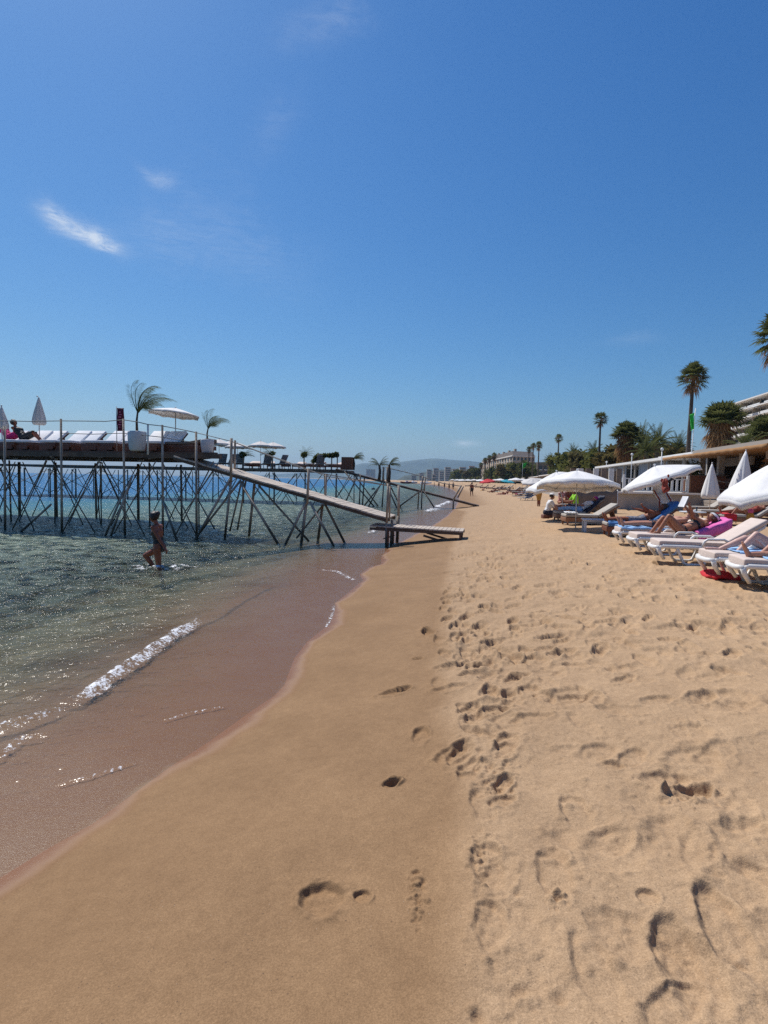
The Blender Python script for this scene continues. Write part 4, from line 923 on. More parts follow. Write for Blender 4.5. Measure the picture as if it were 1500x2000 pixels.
def wood_bed(label, group, raised=.6, back=R(38), fabm='cushion', wood='teak', L=1.95, Wd=.70, hs=.42, boxy=True, flatlegs=False):
    if boxy: hs = .35
    """wooden sunbed: foot at x=0, head towards +x"""
    root = thing('sunbed', label, 'sunbed', (0, 0, 0), 0, group); hx = L*.60
    mb = MB()
    for s_ in (-1, 1): mb.box((L*.5, s_*(Wd/2-.03), hs-.14), (L, .045, .15))
    mb.box((.022, 0, hs-.141), (.04, Wd-.11, .148)); mb.box((L-.022, 0, hs-.141), (.04, Wd-.11, .148))
    for i in range(9): mb.box((.10+i*hx/9, 0, hs-.085), (.075, Wd-.11, .025))
    soft(mb, 'frame', M[wood], root, .008)
    if boxy:
        mb = MB(); mb.box((.0-.02, 0, (hs-.14)*.62), (.03, Wd*.84, (hs-.15)*.7)); mb.box((.0-.021, .1, .03), (.03, Wd*.5, .05)); mb.box((L*.45, Wd/2-.02, (hs-.14)/2-.02), (L*.85, .03, hs-.2)); mb.box((L*.45, -Wd/2+.02, (hs-.14)/2-.02), (L*.85, .03, hs-.2)); mb.build('skirt', M[wood], root)
    for x in (.08, L-.12):
        for s_ in (-1, 1):
            mb = MB(); mb.box((x, s_*(Wd/2-.045), (hs-.21)/2), (.055, .05, hs-.21)); mb.build('leg', M[wood], root)
    mb = MB(); mb.box((hx/2, 0, hs), (hx-.01, Wd-.04, .10)); soft(mb, 'seat_cushion', M[fabm], root, .03, 3)
    bl = L-hx+.04; cx = Vector((hx, 0, hs-.0)); rot = Euler((0, -back, 0)).to_matrix()
    mb = MB(); mb.box(cx+rot@Vector((bl/2, 0, .0)), (bl, Wd-.04, .10), rot); soft(mb, 'back_cushion', M[fabm], root, .03, 3)
    mb = MB()
    for s_ in (-1, 1): mb.box(cx+rot@Vector((bl/2, s_*(Wd/2-.03), -.07)), (bl, .035, .04), rot)
    for i in range(5): mb.box(cx+rot@Vector((.07+i*(bl-.1)/4, 0, -.072)), (.06, Wd-.11, .02), rot)
    mb.bar(cx+rot@Vector((bl*.7, 0, -.09)), (hx+bl*.85, 0, hs-.2), .5, .025); mb.build('backrest', M[wood], root)
    return root
bed = None; GB_ = 'white sunbeds on the near pier'
ang = math.atan2(S_.y, S_.x)
for i in range(1, 10):
    e = 1.75+i*.86+(.22 if i % 2 else 0); p = pq(e-.5, .62+.05*math.sin(i*3), DZ)
    lab = ['', 'white sunbed landward of the big grey pot, beneath the open parasol', 'white sunbed right behind the big grey pot', 'white sunbed behind the maroon banner', 'white sunbed midway between the banner and the second tall railing pole', 'white sunbed behind the second tall railing pole from the left', 'white sunbed under the askew folded parasol', 'sunbed under the dark reclining figure', 'sunbed under the figure wrapped in pink', 'sunbed at the left edge of the picture'][i]
    if bed is None: bed = wood_bed(lab, GB_); bed.location = p; bed.rotation_euler.z = ang; bed0 = bed
    else: dup(bed0, p, ang+.04*math.sin(i*7), lab)
b2 = wood_bed('dark wooden lounger at the very front of the pier end', 'dark loungers at the pier end', fabm='brown', back=R(9)); b2.location = pq(1.75, 1.35, DZ); b2.rotation_euler.z = math.atan2(-PE.y, -PE.x)
for i, (e, b_, lab) in enumerate(((1.7, 2.15, 'dark wooden lounger second from the front at the pier end'), (1.75, 2.95, 'dark wooden lounger in the middle of the pier end'), (1.7, 3.75, 'dark wooden lounger fourth from the front at the pier end'), (1.8, 4.5, 'rearmost dark wooden lounger on the near pier'))):
    dup(b2, pq(e, b_, DZ), b2.rotation_euler.z+.1*i, lab)
ps = parasol('parasol', 'single open white parasol with scalloped rim on the near pier', 2.55, .93, fab='white', flap=.13, tilt=(R(-4), R(7)), rise=.36); ps.location = Vector((*dep(343, 885, 20.0)[:2], DZ)); 
k_ = (dep(343, 797, 20.0).z-DZ)/2.55; ps.scale = (1, 1, k_)
g_ = 'folded parasols on the near pier'
p = dep(77, 850, 20.5); cp = parasol('parasol', 'grey-white folded parasol with its cloth blown askew, above white sunbeds', dep(77, 778, 20.5).z-DZ, .21, True, .50, 'offwhite', g_); cp.location = (p.x, p.y, DZ)
cp.children[1].rotation_euler = (0, R(-7), 0); cp.children[1].location = (.22*1, 0, 0)
cp.children[1].location = (0.20, 0, .02)
p = dep(4, 850, 20.2); cp = parasol('parasol', 'folded parasol cut by the left edge of the picture, behind the pink figure', dep(4, 796, 20.2).z-DZ, .20, True, .50, 'offwhite', g_); cp.location = (p.x, p.y, DZ)
# banner
root = thing('banner', 'narrow dark red banner with faint pink lettering upright on the pier', 'banner', (0, 0, 0)); a, b = dep(235, 797, 18.6), dep(235, 878, 18.6)
mb = MB(); mb.tube([(a.x-.13, a.y, DZ), (a.x-.13, a.y, a.z+.05)], .014, 7); mb.build('pole', M['metal'], root, True)
zt_, zb_ = a.z, dep(235, 842, 18.6).z; mb = MB()
mb.sheet([[(a.x-.115+.24*j/4, a.y+.02*math.sin(i*1.1+j), zt_+(zb_-zt_)*i/8) for j in range(5)] for i in range(9)], .006); mb.build('cloth', M['maroon'], root, True)
mb = MB()
for i in range(7): mb.box((a.x+.02*math.sin(i*2), a.y-.035, zt_-.14-.085*i), (.05+.03*((i*7) % 3), .006, .03))
mb.build('lettering', M['bannerpink'], root)
# ================================================================ people
def cone_pts(a, b, ra, rb, n=10, m=4):
    """closed round cone between two joints"""
    a = Vector(a); b = Vector(b); d = b-a; L = d.length
    t = d.normalized() if L > 1e-6 else Vector((0, 0, 1)); u = t.orthogonal().normalized(); v = t.cross(u)
    rings = []
    for i in range(1, m+1): th = math.pi/2*i/m; rings.append((a-t*ra*math.cos(th), ra*math.sin(th)))
    for i in range(0, m): th = math.pi/2*i/m; rings.append((b+t*rb*math.sin(th), rb*math.cos(th)))
    vs = [a-t*ra]
    for c, r in rings:
        for k in range(n): an = 2*math.pi*k/n; vs.append(c+(u*math.cos(an)+v*math.sin(an))*r)
    vs.append(b+t*rb); fs = [(0, 1+(k+1) % n, 1+k) for k in range(n)]
    for i in range(len(rings)-1):
        for k in range(n): fs.append((1+i*n+k, 1+i*n+(k+1) % n, 1+(i+1)*n+(k+1) % n, 1+(i+1)*n+k))
    e = len(vs)-1; q_ = 1+(len(rings)-1)*n
    for k in range(n): fs.append((q_+k, q_+(k+1) % n, e))
    return vs, fs
def V(*a): return Vector(a).normalized()
def person(label, P, spine, front, head, arms, legs, H=1.68, skin='skin_tan', vox=.010, group=None, female=True, face=None, hands=True):
    """one continuous body: arms = ((upper, fore) left, right), legs = ((thigh, shin, foot) left, right) as directions"""
    k = H/1.68; P = Vector(P); sp = Vector(spine).normalized(); fr = Vector(front); fr = (fr-sp*fr.dot(sp)).normalized(); sd = sp.cross(fr)
    hd = Vector(head).normalized(); C = []; J = {}
    def cap(lab, a, b, ra, rb): C.append((lab, Vector(a), Vector(b), ra*k, rb*k))
    hipw = .088 if female else .082; shw = .165 if female else .195
    NB = P+sp*.49*k; W_ = P+sp*.17*k; CH = P+sp*.34*k; J['neck'] = NB; J['pelvis'] = P
    for s_ in (1, -1):
        cap('pelvis', P+sd*s_*.060*k-fr*.01*k, W_+sd*s_*.045*k, .100, .083 if female else .092)
        cap('torso', W_+sd*s_*.045*k, CH+sd*s_*.068*k, .085 if female else .095, .098 if female else .112)
        cap('torso', CH+sd*s_*.06*k, NB-sp*.06*k+sd*s_*.075*k, .095, .070)
        cap('pelvis', P+sd*s_*.065*k-fr*.055*k-sp*.03*k, P+sd*s_*.06*k-fr*.05*k-sp*.07*k, .078, .074)
        if female: cap('bust', CH+sd*s_*.075*k+fr*.065*k-sp*.03*k, CH+sd*s_*.075*k+fr*.072*k-sp*.04*k, .055, .052)
    cap('pelvis', P, W_+fr*.02*k, .09, .08)
    SHL = {}
    for s_ in (1, -1): SHL[s_] = NB-sp*.045*k+sd*s_*shw*k; cap('torso', NB-sp*.03*k, SHL[s_], .062, .055)
    cap('neck', NB-sp*.03*k, NB+(sp*.35+hd*.65)*.10*k, .058, .050)
    HC = NB+(sp*.3+hd*.7).normalized()*.185*k; J['head'] = HC
    fc = Vector(face) if face is not None else fr; fc = (fc-hd*fc.dot(hd)).normalized(); es = hd.cross(fc); J['face'] = fc; J['hd'] = hd
    cap('head', HC+hd*.03*k-fc*.018*k, HC+hd*.012*k+fc*.012*k, .094, .086); cap('head', HC+fc*.02*k, HC-hd*.075*k+fc*.052*k, .072, .036)
    cap('head', HC-hd*.01*k+fc*.09*k, HC-hd*.035*k+fc*.107*k, .012, .016); cap('head', HC+hd*.022*k+fc*.082*k+es*.03*k, HC+hd*.022*k+fc*.082*k-es*.03*k, .014, .014)
    cap('head', HC-hd*.064*k+fc*.088*k+es*.014*k, HC-hd*.064*k+fc*.088*k-es*.014*k, .012, .012)
    for s_ in (1, -1): cap('head', HC+es*s_*.084*k+hd*.015*k-fc*.012*k, HC+es*s_*.086*k-hd*.025*k-fc*.004*k, .017, .013)
    for s_, (ua, fa) in zip((1, -1), arms):
        ua = Vector(ua).normalized(); fa = Vector(fa).normalized(); s0 = SHL[s_]; e = s0+ua*.285*k; w_ = e+fa*.245*k; J['wrist%d' % s_] = w_
        m_ = 1 if female else 1.2
        cap('upper_arm%d' % s_, s0, e, .049*m_, .038*m_); cap('fore_arm%d' % s_, e, e+fa*.09*k, .039*m_, .040*m_); cap('fore_arm%d' % s_, e+fa*.08*k, w_, .040*m_, .026*m_)
        pn = fa.cross(sd) if fa.cross(sd).length > .3 else fa.cross(fr); pn.normalize(); ps = pn.cross(fa)
        cap('hand', w_+ps*.018*k, w_+fa*.085*k+ps*.024*k, .020, .017); cap('hand', w_-ps*.018*k, w_+fa*.085*k-ps*.024*k, .020, .016); cap('hand', w_, w_+fa*.08*k, .022, .018)
        if hands:
            for i, l in enumerate((.070, .080, .074, .056)):
                b0 = w_+fa*.085*k+ps*(.030-.020*i)*k; b1 = b0+(fa*.92+pn*.38).normalized()*l*.5*k; b2_ = b1+(fa*.60+pn*.80).normalized()*l*.5*k
                cap('hand', b0, b1, .0105, .0098); cap('hand', b1, b2_, .0098, .0086)
            t0 = w_+fa*.025*k+ps*.028*k; t1 = t0+(fa*.7+ps*.7).normalized()*.045*k; cap('hand', t0, t1, .014, .012); cap('hand', t1, t1+(fa*.9+ps*.2+pn*.3).normalized()*.035*k, .012, .010)
    for s_, (th, sh, ft) in zip((1, -1), legs):
        th = Vector(th).normalized(); sh = Vector(sh).normalized(); ft = Vector(ft).normalized(); h0 = P+sd*s_*hipw*k-sp*.05*k; kn = h0+th*.415*k; an = kn+sh*.405*k
        J['ankle%d' % s_] = an; J['knee%d' % s_] = kn
        cap('thigh%d' % s_, h0, h0+th*.2*k, .090, .077); cap('thigh%d' % s_, h0+th*.2*k, kn, .077, .054)
        bk = (-th+sh*0); bk = (th.cross(sh)).cross(sh); bk = bk.normalized() if bk.length > .05 else -fr
        cap('shin%d' % s_, kn, kn+sh*.14*k-bk*-.0*k, .054, .054); cap('shin%d' % s_, kn+sh*.06*k+bk*.012*k, kn+sh*.20*k+bk*.012*k, .050, .048); cap('shin%d' % s_, kn+sh*.14*k, an, .052, .036)
        cap('foot', an+sh*.03*k-ft*.035*k, an+sh*.035*k+ft*.06*k, .036, .034); cap('foot', an+sh*.04*k+ft*.05*k, an+sh*.052*k+ft*.145*k, .036, .024); cap('foot', an+sh*.05*k+ft*.13*k, an+sh*.058*k+ft*.185*k, .026, .017)
        tw = sh.cross(ft).normalized(); cap('foot', an+sh*.05*k+ft*.10*k+tw*.016*k, an+sh*.056*k+ft*.165*k+tw*.026*k, .022, .014); cap('foot', an+sh*.05*k+ft*.10*k-tw*.016*k, an+sh*.056*k+ft*.16*k-tw*.026*k, .022, .014)
    mb = MB()
    for lab, a, b, ra, rb in C: mb.add(*cone_pts(a, b, ra, rb))
    me = evaluated(mb.mesh('person'), [('REMESH', dict(mode='VOXEL', voxel_size=vox)), ('SMOOTH', dict(factor=.5, iterations=4 if vox < .014 else 2))])
    me.polygons.foreach_set('use_smooth', [True]*len(me.polygons))
    o = link('person', me, None, M[skin]); tag(o, label, 'person', group)
    n = len(me.vertices); co = np.empty(n*3, np.float32); me.vertices.foreach_get('co', co); co = co.reshape(-1, 3)
    nr_ = np.empty(n*3, np.float32); me.vertices.foreach_get('normal', nr_); nr_ = nr_.reshape(-1, 3)
    best = np.full(n, 1e9); lab = np.zeros(n, int); T_ = np.zeros(n)
    for i, (l_, a, b, ra, rb) in enumerate(C):
        a_ = np.array(a); d = np.array(b)-a_; l2 = max((d*d).sum(), 1e-9); t_ = np.clip(((co-a_) @ d)/l2, 0, 1); ds = np.linalg.norm(co-a_-t_[:, None]*d, axis=1)-(ra+(rb-ra)*t_)
        kk = ds < best; best = np.where(kk, ds, best); lab = np.where(kk, i, lab); T_ = np.where(kk, t_, T_)
    names = np.array([c[0] for c in C])[lab]
    info = dict(me=me, co=co, n=nr_, lab=names, J=J, k=k, P=np.array(P), sp=np.array(sp), fr=np.array(fr), sd=np.array(sd), obj=o)
    info['h'] = (co-info['P'])@info['sp']/k; info['f'] = (co-info['P'])@info['fr']/k; info['s'] = (co-info['P'])@info['sd']/k
    hv = co-np.array(J['head']); info['hu'] = hv@np.array(J['hd'])/k; info['hf'] = hv@np.array(J['face'])/k
    # distance along each leg and arm from its root
    return info
def wear(I, name, mask, off, m, bulge=0.0):
    """a garment: the body's own surface there, moved out a little"""
    me = I['me']; npo = len(me.polygons); co = I['co']+I['n']*off
    if bulge: co = co+I['n']*(bulge*np.abs(gnoise(co[:, 0]*9+co[:, 2]*5, co[:, 1]*9+co[:, 2]*7)))[:, None]
    fs = [tuple(p.vertices) for p in me.polygons]; keep = [f for f in fs if all(mask[i] for i in f)]
    if not keep: return None
    ids = sorted({i for f in keep for i in f}); mp_ = {v_: i for i, v_ in enumerate(ids)}
    m2 = bpy.data.meshes.new(name); m2.from_pydata([tuple(co[i]) for i in ids], [], [tuple(mp_[i] for i in f) for f in keep]); m2.update()
    m2 = evaluated(m2, [('SOLIDIFY', dict(thickness=off*.9, offset=-1))])
    m2.polygons.foreach_set('use_smooth', [True]*len(m2.polygons)); return link(name, m2, I['obj'], M[m])
def hair(I, m='hair', off=.014, low=-.02, back=.03, bun=None):
    mask = (I['lab'] == 'head') & ((I['hu'] > .055) | ((I['hf'] < back) & (I['hu'] > low)))
    o = wear(I, 'hair', mask, off, m, .012)
    if bun and o:
        J = I['J']; mb = MB(); mb.ball(J['head']-J['face']*bun[0]+J['hd']*bun[1], bun[2], 12); b_ = mb.build('bun', M[m], o, True)
    return o
def is_(I, *labs): return np.isin(I['lab'], labs)
def leglen(I, s_):
    """0 at the hip to 1 at the knee for thigh vertices"""
    kn = np.array(I['J']['knee%d' % s_]); return np.linalg.norm(I['co']-kn, axis=1)/I['k']
# ---- the woman wading
wp = at(306, 1103); feet = -.46; Hh = 1.62; F_ = Vector((-1, .12, 0)).normalized()
I = person('woman in a black swimsuit wading knee deep, head bowed, hair tied in a bun', (wp.x+.05, wp.y, 1.22-.80), (F_.x*.10, F_.y*.06, 1), F_, V(F_.x*.42, F_.y*.42, .9),
           [((.52, -.16, -.85), (.56, -.06, -.82)), ((-.20, .10, -1), (-.45, .10, -.9))],
           [(V(.10, .02, -1), V(.22, 0, -1), V(-1, .1, -.1)), (V(-.90, -.02, -.46), V(.60, .05, -.80), V(-.7, .1, -.7))][::1], Hh, 'skin_dark', .0085, None, True, V(F_.x*.85, F_.y*.85, -.55))
hair(I, 'hair', .016, -.06, .035, (.105, .045, .062))
mk = is_(I, 'pelvis', 'bust') | (is_(I, 'torso') & (I['h'] < .36) & ~((I['f'] < -.02) & (I['h'] > .20) & (I['h'] < .42) & (np.abs(I['s']) < .11)))
mk |= is_(I, 'thigh1', 'thigh-1') & (I['h'] > -.07-.0*I['f']) & (np.abs(I['s']) < .10)
mk &= ~((np.abs(I['s']) > .115) & (I['h'] < .06))
wear(I, 'swimsuit', mk, .005, 'black')
for s_ in (1, -1):
    mb = MB(); J = I['J']; mb.ball(J['head']+J['face']*.084+J['hd'].cross(J['face'])*s_*.032, .009, 8); e_ = mb.build('eye', M['black'], I['obj'], True)
# ================================================================ sunbeds on the sand
def resin_bed(label, group, back=R(34), L=1.92, Wd=.70, hs=.34, mattress=True):
    root = thing('sunbed', label, 'sunbed', (0, 0, 0), 0, group); hx = L*.60
    bl = L-hx+.06; rot = Euler((0, -back, 0)).to_matrix(); cx = Vector((hx, 0, hs))
    mb = MB()
    for s_ in (-1, 1):
        y = s_*(Wd/2-.035); mb.tube([(-.02, y*.86, hs-.03), (.05, y, hs+.01), (hx*.5, y, hs+.012), (L*.98, y, hs-.02)], [.036, .042, .042, .036], 8)
    mb.tube([(-.01, -Wd*.44, hs-.02), (-.06, -Wd*.2, hs-.03), (-.06, Wd*.2, hs-.03), (-.01, Wd*.44, hs-.02)], .042, 8)
    mb.tube([(-.02, -Wd*.44, hs-.02), (.02, -Wd*.40, hs-.12), (.10, -Wd*.36, hs-.24)], [.04, .035, .03], 8); mb.tube([(-.02, Wd*.44, hs-.02), (.02, Wd*.40, hs-.12), (.10, Wd*.36, hs-.24)], [.04, .035, .03], 8)
    for i in range(7): mb.box((.10+i*hx*.9/6, 0, hs), (.10, Wd-.12, .03))
    mb.build('frame', M['plastic'], root, True)
    for x0, x1 in ((.30, .92), (1.28, 1.80)):
        for s_ in (-1, 1):
            y = s_*(Wd/2-.04); mb = MB(); mb.tube([(x0, y, hs), (x0+.035, y, hs-.08), (x0+.13, y, .045), (x0+.19, y, .015), (x1-.19, y, .015), (x1-.13, y, .045), (x1-.035, y, hs-.08), (x1, y, hs)], [.034, .03, .028, .03, .03, .028, .03, .034], 8); mb.build('leg', M['plastic'], root, True)
    for s_ in (-1, 1):
        y = s_*(Wd/2-.02); mb = MB(); mb.tube([(hx-.42, y, hs+.01), (hx-.38, y, hs+.13), (hx-.33, y, hs+.17), (hx-.05, y, hs+.175), (hx+.02, y, hs+.14), (hx+.06, y, hs+.01)], .026, 8); mb.build('armrest', M['plastic'], root, True)
    mb = MB()
    for s_ in (-1, 1): mb.tube([cx+rot@Vector((.0, s_*(Wd/2-.10), 0)), cx+rot@Vector((bl-.06, s_*(Wd/2-.10), 0)), cx+rot@Vector((bl, s_*(Wd/2-.2), 0))], .032, 8)
    mb.tube([cx+rot@Vector((bl, -Wd/2+.2, 0)), cx+rot@Vector((bl, Wd/2-.2, 0))], .032, 8)
    for i in range(6): mb.box(cx+rot@Vector((.07+i*(bl-.14)/5, 0, 0)), (.09, Wd-.22, .026), rot)
    mb.bar(cx+rot@Vector((bl*.72, 0, -.03)), (hx+bl*.95, 0, hs-.04), Wd*.6, .035); mb.build('backrest', M['plastic'], root, True)
    if mattress:
        mb = MB(); mb.box((hx/2+.01, 0, hs+.075), (hx-.0, Wd-.07, .085)); mb.box((.015, 0, hs+.035), (.05, Wd-.07, .16)); soft(mb, 'seat_cushion', M['cream'], root, .03, 3)
        mb = MB(); mb.box(cx+rot@Vector((bl/2+.03, 0, .078)), (bl+.03, Wd-.07, .085), rot); soft(mb, 'back_cushion', M['cream'], root, .03, 3)
    return root
def bedtop(back=R(34), L=1.92, hs=.34, add=.122):
    hx = L*.60
    def f(x):
        return hs+add if x < hx-.03 else hs+add+max(0, (x-hx+.03))*math.tan(back)
    return f
INL = math.atan2(N_.y, N_.x)
def bed_at(px, py, dz=.34, y_off=0):
    """the bed's foot end, whose rail is seen at this place"""
    z = .5
    for _ in range(6): p = at(px, py, z+dz); z = gz(p.x, p.y)
    p.z = z; return p
TOW = 'white resin sunbeds along the front row'
def towel(name, label, bed, f, x0, x1, y0, y1, m, drop=(0, 0), seed=1, th=.014, cat='towel', foot=0):
    """cloth lying along a sunbed's profile, optionally hanging over its sides"""
    r_ = random.Random(seed); rows = []; nx, ny = 26, 14
    for i in range(nx+1):
        x = x0+(x1-x0)*i/nx; row = []
        for j in range(ny+1):
            v_ = j/ny; tot = drop[0]+(y1-y0)+drop[1]; s_ = v_*tot; 
            if s_ < drop[0]: y, z = y0-.012, f(x)-(drop[0]-s_)
            elif s_ > drop[0]+(y1-y0): y, z = y1+.012, f(x)-(s_-drop[0]-(y1-y0))
            else: y, z = y0+s_-drop[0], f(x)
            z += .016+.010*math.sin(x*9+seed+y*6)+.007*math.sin(x*23+y*17+seed); y += .014*math.sin(x*7+seed*2)
            row.append((x+.012*math.sin(y*19+seed), y, z))
        rows.append(row)
    mb = MB(); mb.sheet(rows, th); o = mb.build(name, M[m], None, True); o.matrix_world = Matrix.Translation(bed.location) @ Euler((0, 0, bed.rotation_euler.z)).to_matrix().to_4x4()
    return tag(o, label, cat)
def on_bed(I, bed):
    I['obj'].matrix_world = Matrix.Translation(bed.location) @ Euler((0, 0, bed.rotation_euler.z)).to_matrix().to_4x4()
RB = {}
for key, px, py, back, lab in (('a', 1438, 1101, R(32), 'white sunbed nearest the camera, under the pale blue towel'), ('b', 1380, 1088, R(36), 'white sunbed with a red cloth under its foot'), ('c', 1279, 1064, R(34), 'empty white sunbed with a bare cream mattress and raised back'),
                               ('d', 1236, 1050, R(26), 'white sunbed under the reader with the striped visor'), ('e', 1206, 1038, R(20), 'white sunbed with a blue towel at its foot, behind the reader')):
    RB[key] = resin_bed(lab, TOW, back); RB[key].location = bed_at(px, py); RB[key].rotation_euler.z = INL+R({'a': -3, 'b': 2, 'c': 0, 'd': 3, 'e': 1}[key])
U_ = (0, 0, 1)
# reader: near leg bent up, book in hand, visor
ft = bedtop(R(26)); PZ = .34+.12+.10
I = person('tanned reader with raised knees, black bikini and white striped visor, holding a book', (1.02, 0, PZ), V(1, 0, .36), V(-.36, 0, 1), V(.75, 0, .66),
           [(V(-.45, .30, .30), V(-.45, -.35, .75)), (V(-.45, -.30, .30), V(-.45, .35, .75))], [(V(-.72, -.06, .78), V(-.52, 0, -.86), V(-1, 0, -.12)), (V(-.80, .05, .62), V(-.58, 0, -.82), V(-1, 0, -.1))], 1.66, 'skin_tan', .0095, None, True, V(-.75, 0, .6))
on_bed(I, RB['d']); hair(I, 'brownhair', .012, -.05, .03)
wear(I, 'bikini_top', (is_(I, 'bust') | (is_(I, 'torso') & (np.abs(I['h']-.30) < .028))), .005, 'black')
wear(I, 'bikini_bottom', is_(I, 'pelvis') & (I['h'] < .05), .005, 'black')
wear(I, 'visor', is_(I, 'head') & (np.abs(I['hu']-.055) < .026), .020, 'white'); wear(I, 'visor_band', is_(I, 'head') & (I['hu'] >= .081) & (I['hu'] < .105), .019, 'black')
J = I['J']; wr = (J['wrist1']+J['wrist-1'])/2
mb = MB(); c = wr+Vector((-.06, 0, .13)); dx = V(.35, 0, .93)
for s_ in (-1, 1):
    y_ = Vector((.25*-1, s_*.95, 0)).normalized(); n_ = dx.cross(y_).normalized(); rot = Matrix((dx, y_, n_)).transposed(); mb.box(c+y_*.082, (.25, .16, .012), rot)
o = mb.build('book', M['shirt']); o.matrix_world = Matrix.Translation(RB['d'].location) @ Euler((0, 0, RB['d'].rotation_euler.z)).to_matrix().to_4x4(); tag(o, 'open white book held up by the reader in the striped visor', 'book')
towel('towel', 'pink towel draped over the raised back of the sunbed behind the reader', RB['d'], ft, 1.22, 1.86, -.34, .34, 'pink', (.22, .10), 3)
# bather beyond the reader, only straight legs and trunk show
I = person('tanned sunbather lying flat beyond the reader, legs stretched straight', (1.02, 0, PZ), V(1, 0, .28), V(-.28, 0, 1), V(.9, 0, .4), [(V(-.9, .25, -.12), V(-.95, -.1, -.1)), (V(-.9, -.25, -.12), V(-.95, .1, -.1))], [(V(-1, -.08, .05), V(-1, -.03, -.06), V(-.25, -.3, 1)), (V(-1, .08, .05), V(-1, .03, -.06), V(-.25, .3, 1))], 1.76, 'skin_mid', .011, None, False)
on_bed(I, RB['e']); hair(I, 'brownhair', .012, -.04, .03); wear(I, 'shorts', is_(I, 'pelvis') & (I['h'] < .12) | (is_(I, 'thigh1') & (leglen(I, 1) > .2)) | (is_(I, 'thigh-1') & (leglen(I, -1) > .2)), .010, 'navy', .01)
towel('towel', 'blue and white towel spread under the feet of the flat sunbather', RB['e'], bedtop(R(20)), .02, 1.1, -.33, .33, 'lightblue', (.05, .10), 5)
# pale pair at the picture edge
I = person('pale sunbather with both knees raised on the second white sunbed', (1.06, 0, PZ-.02), V(1, 0, .55), V(-.55, 0, 1), V(.8, 0, .6), [(V(-.7, .4, -.5), V(-.8, 0, .1)), (V(-.7, -.4, -.5), V(-.8, 0, .1))], [(V(-.83, -.10, .55), V(-.66, 0, -.74), V(-1, 0, -.15)), (V(-.93, .06, .34), V(-.88, 0, -.46), V(-.9, 0, .2))], 1.72, 'skin_pale', .0095, None, True)
on_bed(I, RB['b']); hair(I, 'brownhair'); wear(I, 'swimsuit', is_(I, 'pelvis', 'bust', 'torso') & (I['h'] < .36), .006, 'navy')
towel('towel', 'pale blue towel crumpled under the pale legs on the second white sunbed', RB['b'], bedtop(R(36)), .34, 1.12, -.33, .33, 'lightblue', (.03, .03), 7)
I = person('sunbather cut off by the picture edge, one tanned knee raised over a pale blue towel', (1.05, .02, PZ-.01), V(1, 0, .52), V(-.52, 0, 1), V(.8, 0, .6), [(V(-.7, .4, -.5), V(-.8, 0, .1)), (V(-.7, -.4, -.5), V(-.8, 0, .1))], [(V(-.98, .08, -.02), V(-1, 0, -.05), V(-.3, 0, .95)), (V(-.80, .05, .66), V(-.70, .03, -.72), V(-1, 0, -.15))], 1.72, 'skin_mid', .0095, None, True)
on_bed(I, RB['a']); hair(I, 'hair'); wear(I, 'swimsuit', is_(I, 'pelvis', 'bust', 'torso') & (I['h'] < .36), .006, 'black')
towel('towel', 'pale blue towel hanging over the near side of the closest white sunbed', RB['a'], bedtop(R(32)), .30, 1.70, -.35, .33, 'lightblue', (.34, .02), 9)
mb = MB(); rows_ = [[(.02+.44*i/8+.01*math.sin(j), -.28+.56*j/8, .19+.03*math.sin(i*.9+j*.8)-.09*abs(i/8-.5)) for j in range(9)] for i in range(9)]; mb.sheet(rows_, .06); o = mb.build('bag', M['red'], None, True)
o.matrix_world = Matrix.Translation(RB['b'].location) @ Euler((0, 0, RB['b'].rotation_euler.z)).to_matrix().to_4x4(); o.location.z -= .12; tag(o, 'red beach bag lying flat under the foot of the second white sunbed', 'bag')
# small bright toy-like bottle pair on the sand behind the empty sunbed
p = dep(1466, 1003, 12.2); p.z = gz(p.x, p.y)
root = thing('drink_bottle', 'small pink and orange bottle showing over the back of the empty sunbed', 'bottle', p); mb = MB(); mb.lathe([(.05, .62), (.075, .66), (.08, .80), (.045, .86)], 14); mb.build('body', M['ochre'], root, True); mb = MB(); mb.lathe([(.05, .862), (.055, .93), (.02, .96)], 14); mb.build('cap', M['pink'], root, True)
mb = MB(); mb.tube([(0, 0, -.05), (0, 0, .58)], .03, 8); mb.lathe([(.14, .58), (.14, .615)], 16); mb.build('stand', M['plastic'], root, True)
# ---- the wooden beds behind
GW = 'wooden sunbeds with taupe cushions'
W = {}
for key, px, py, back, lab, wd_ in (('blue', 1180, 1022, R(40), 'wooden sunbed covered by a rumpled blue towel', 'teak'), ('grey', 1100, 1006, R(33), 'empty wooden sunbed with taupe cushion and raised back, left of the side table', 'teak2'), ('navy', 1083, 1000, R(42), 'wooden sunbed under the person in white and navy', 'teak2'),
                                    ('r1', 1340, 990, R(33), 'taupe wooden sunbed below the stubby folded parasol', 'teak2'), ('r2', 1362, 997, R(33), 'taupe wooden sunbed just in front of its twin below the folded parasol', 'teak2'), ('r3', 1405, 1006, R(36), 'wooden sunbed shaded by the parasol at the picture edge', 'teak2')):
    b_ = wood_bed(lab, GW, back=back, fabm='greycush', wood=wd_, boxy=False, hs=.36, Wd=.72); W[key] = b_; b_.location = bed_at(px, py, .36); b_.rotation_euler.z = INL+R({'blue': 0, 'grey': 8, 'navy': 6, 'r1': 4, 'r2': 4, 'r3': 3}[key])
wt = lambda bk: bedtop(bk, 1.95, .36, .05)
towel('towel', 'rumpled deep blue towel covering a whole wooden sunbed', W['blue'], wt(R(40)), .05, 1.88, -.37, .37, 'blue', (.12, .06), 11, .018)
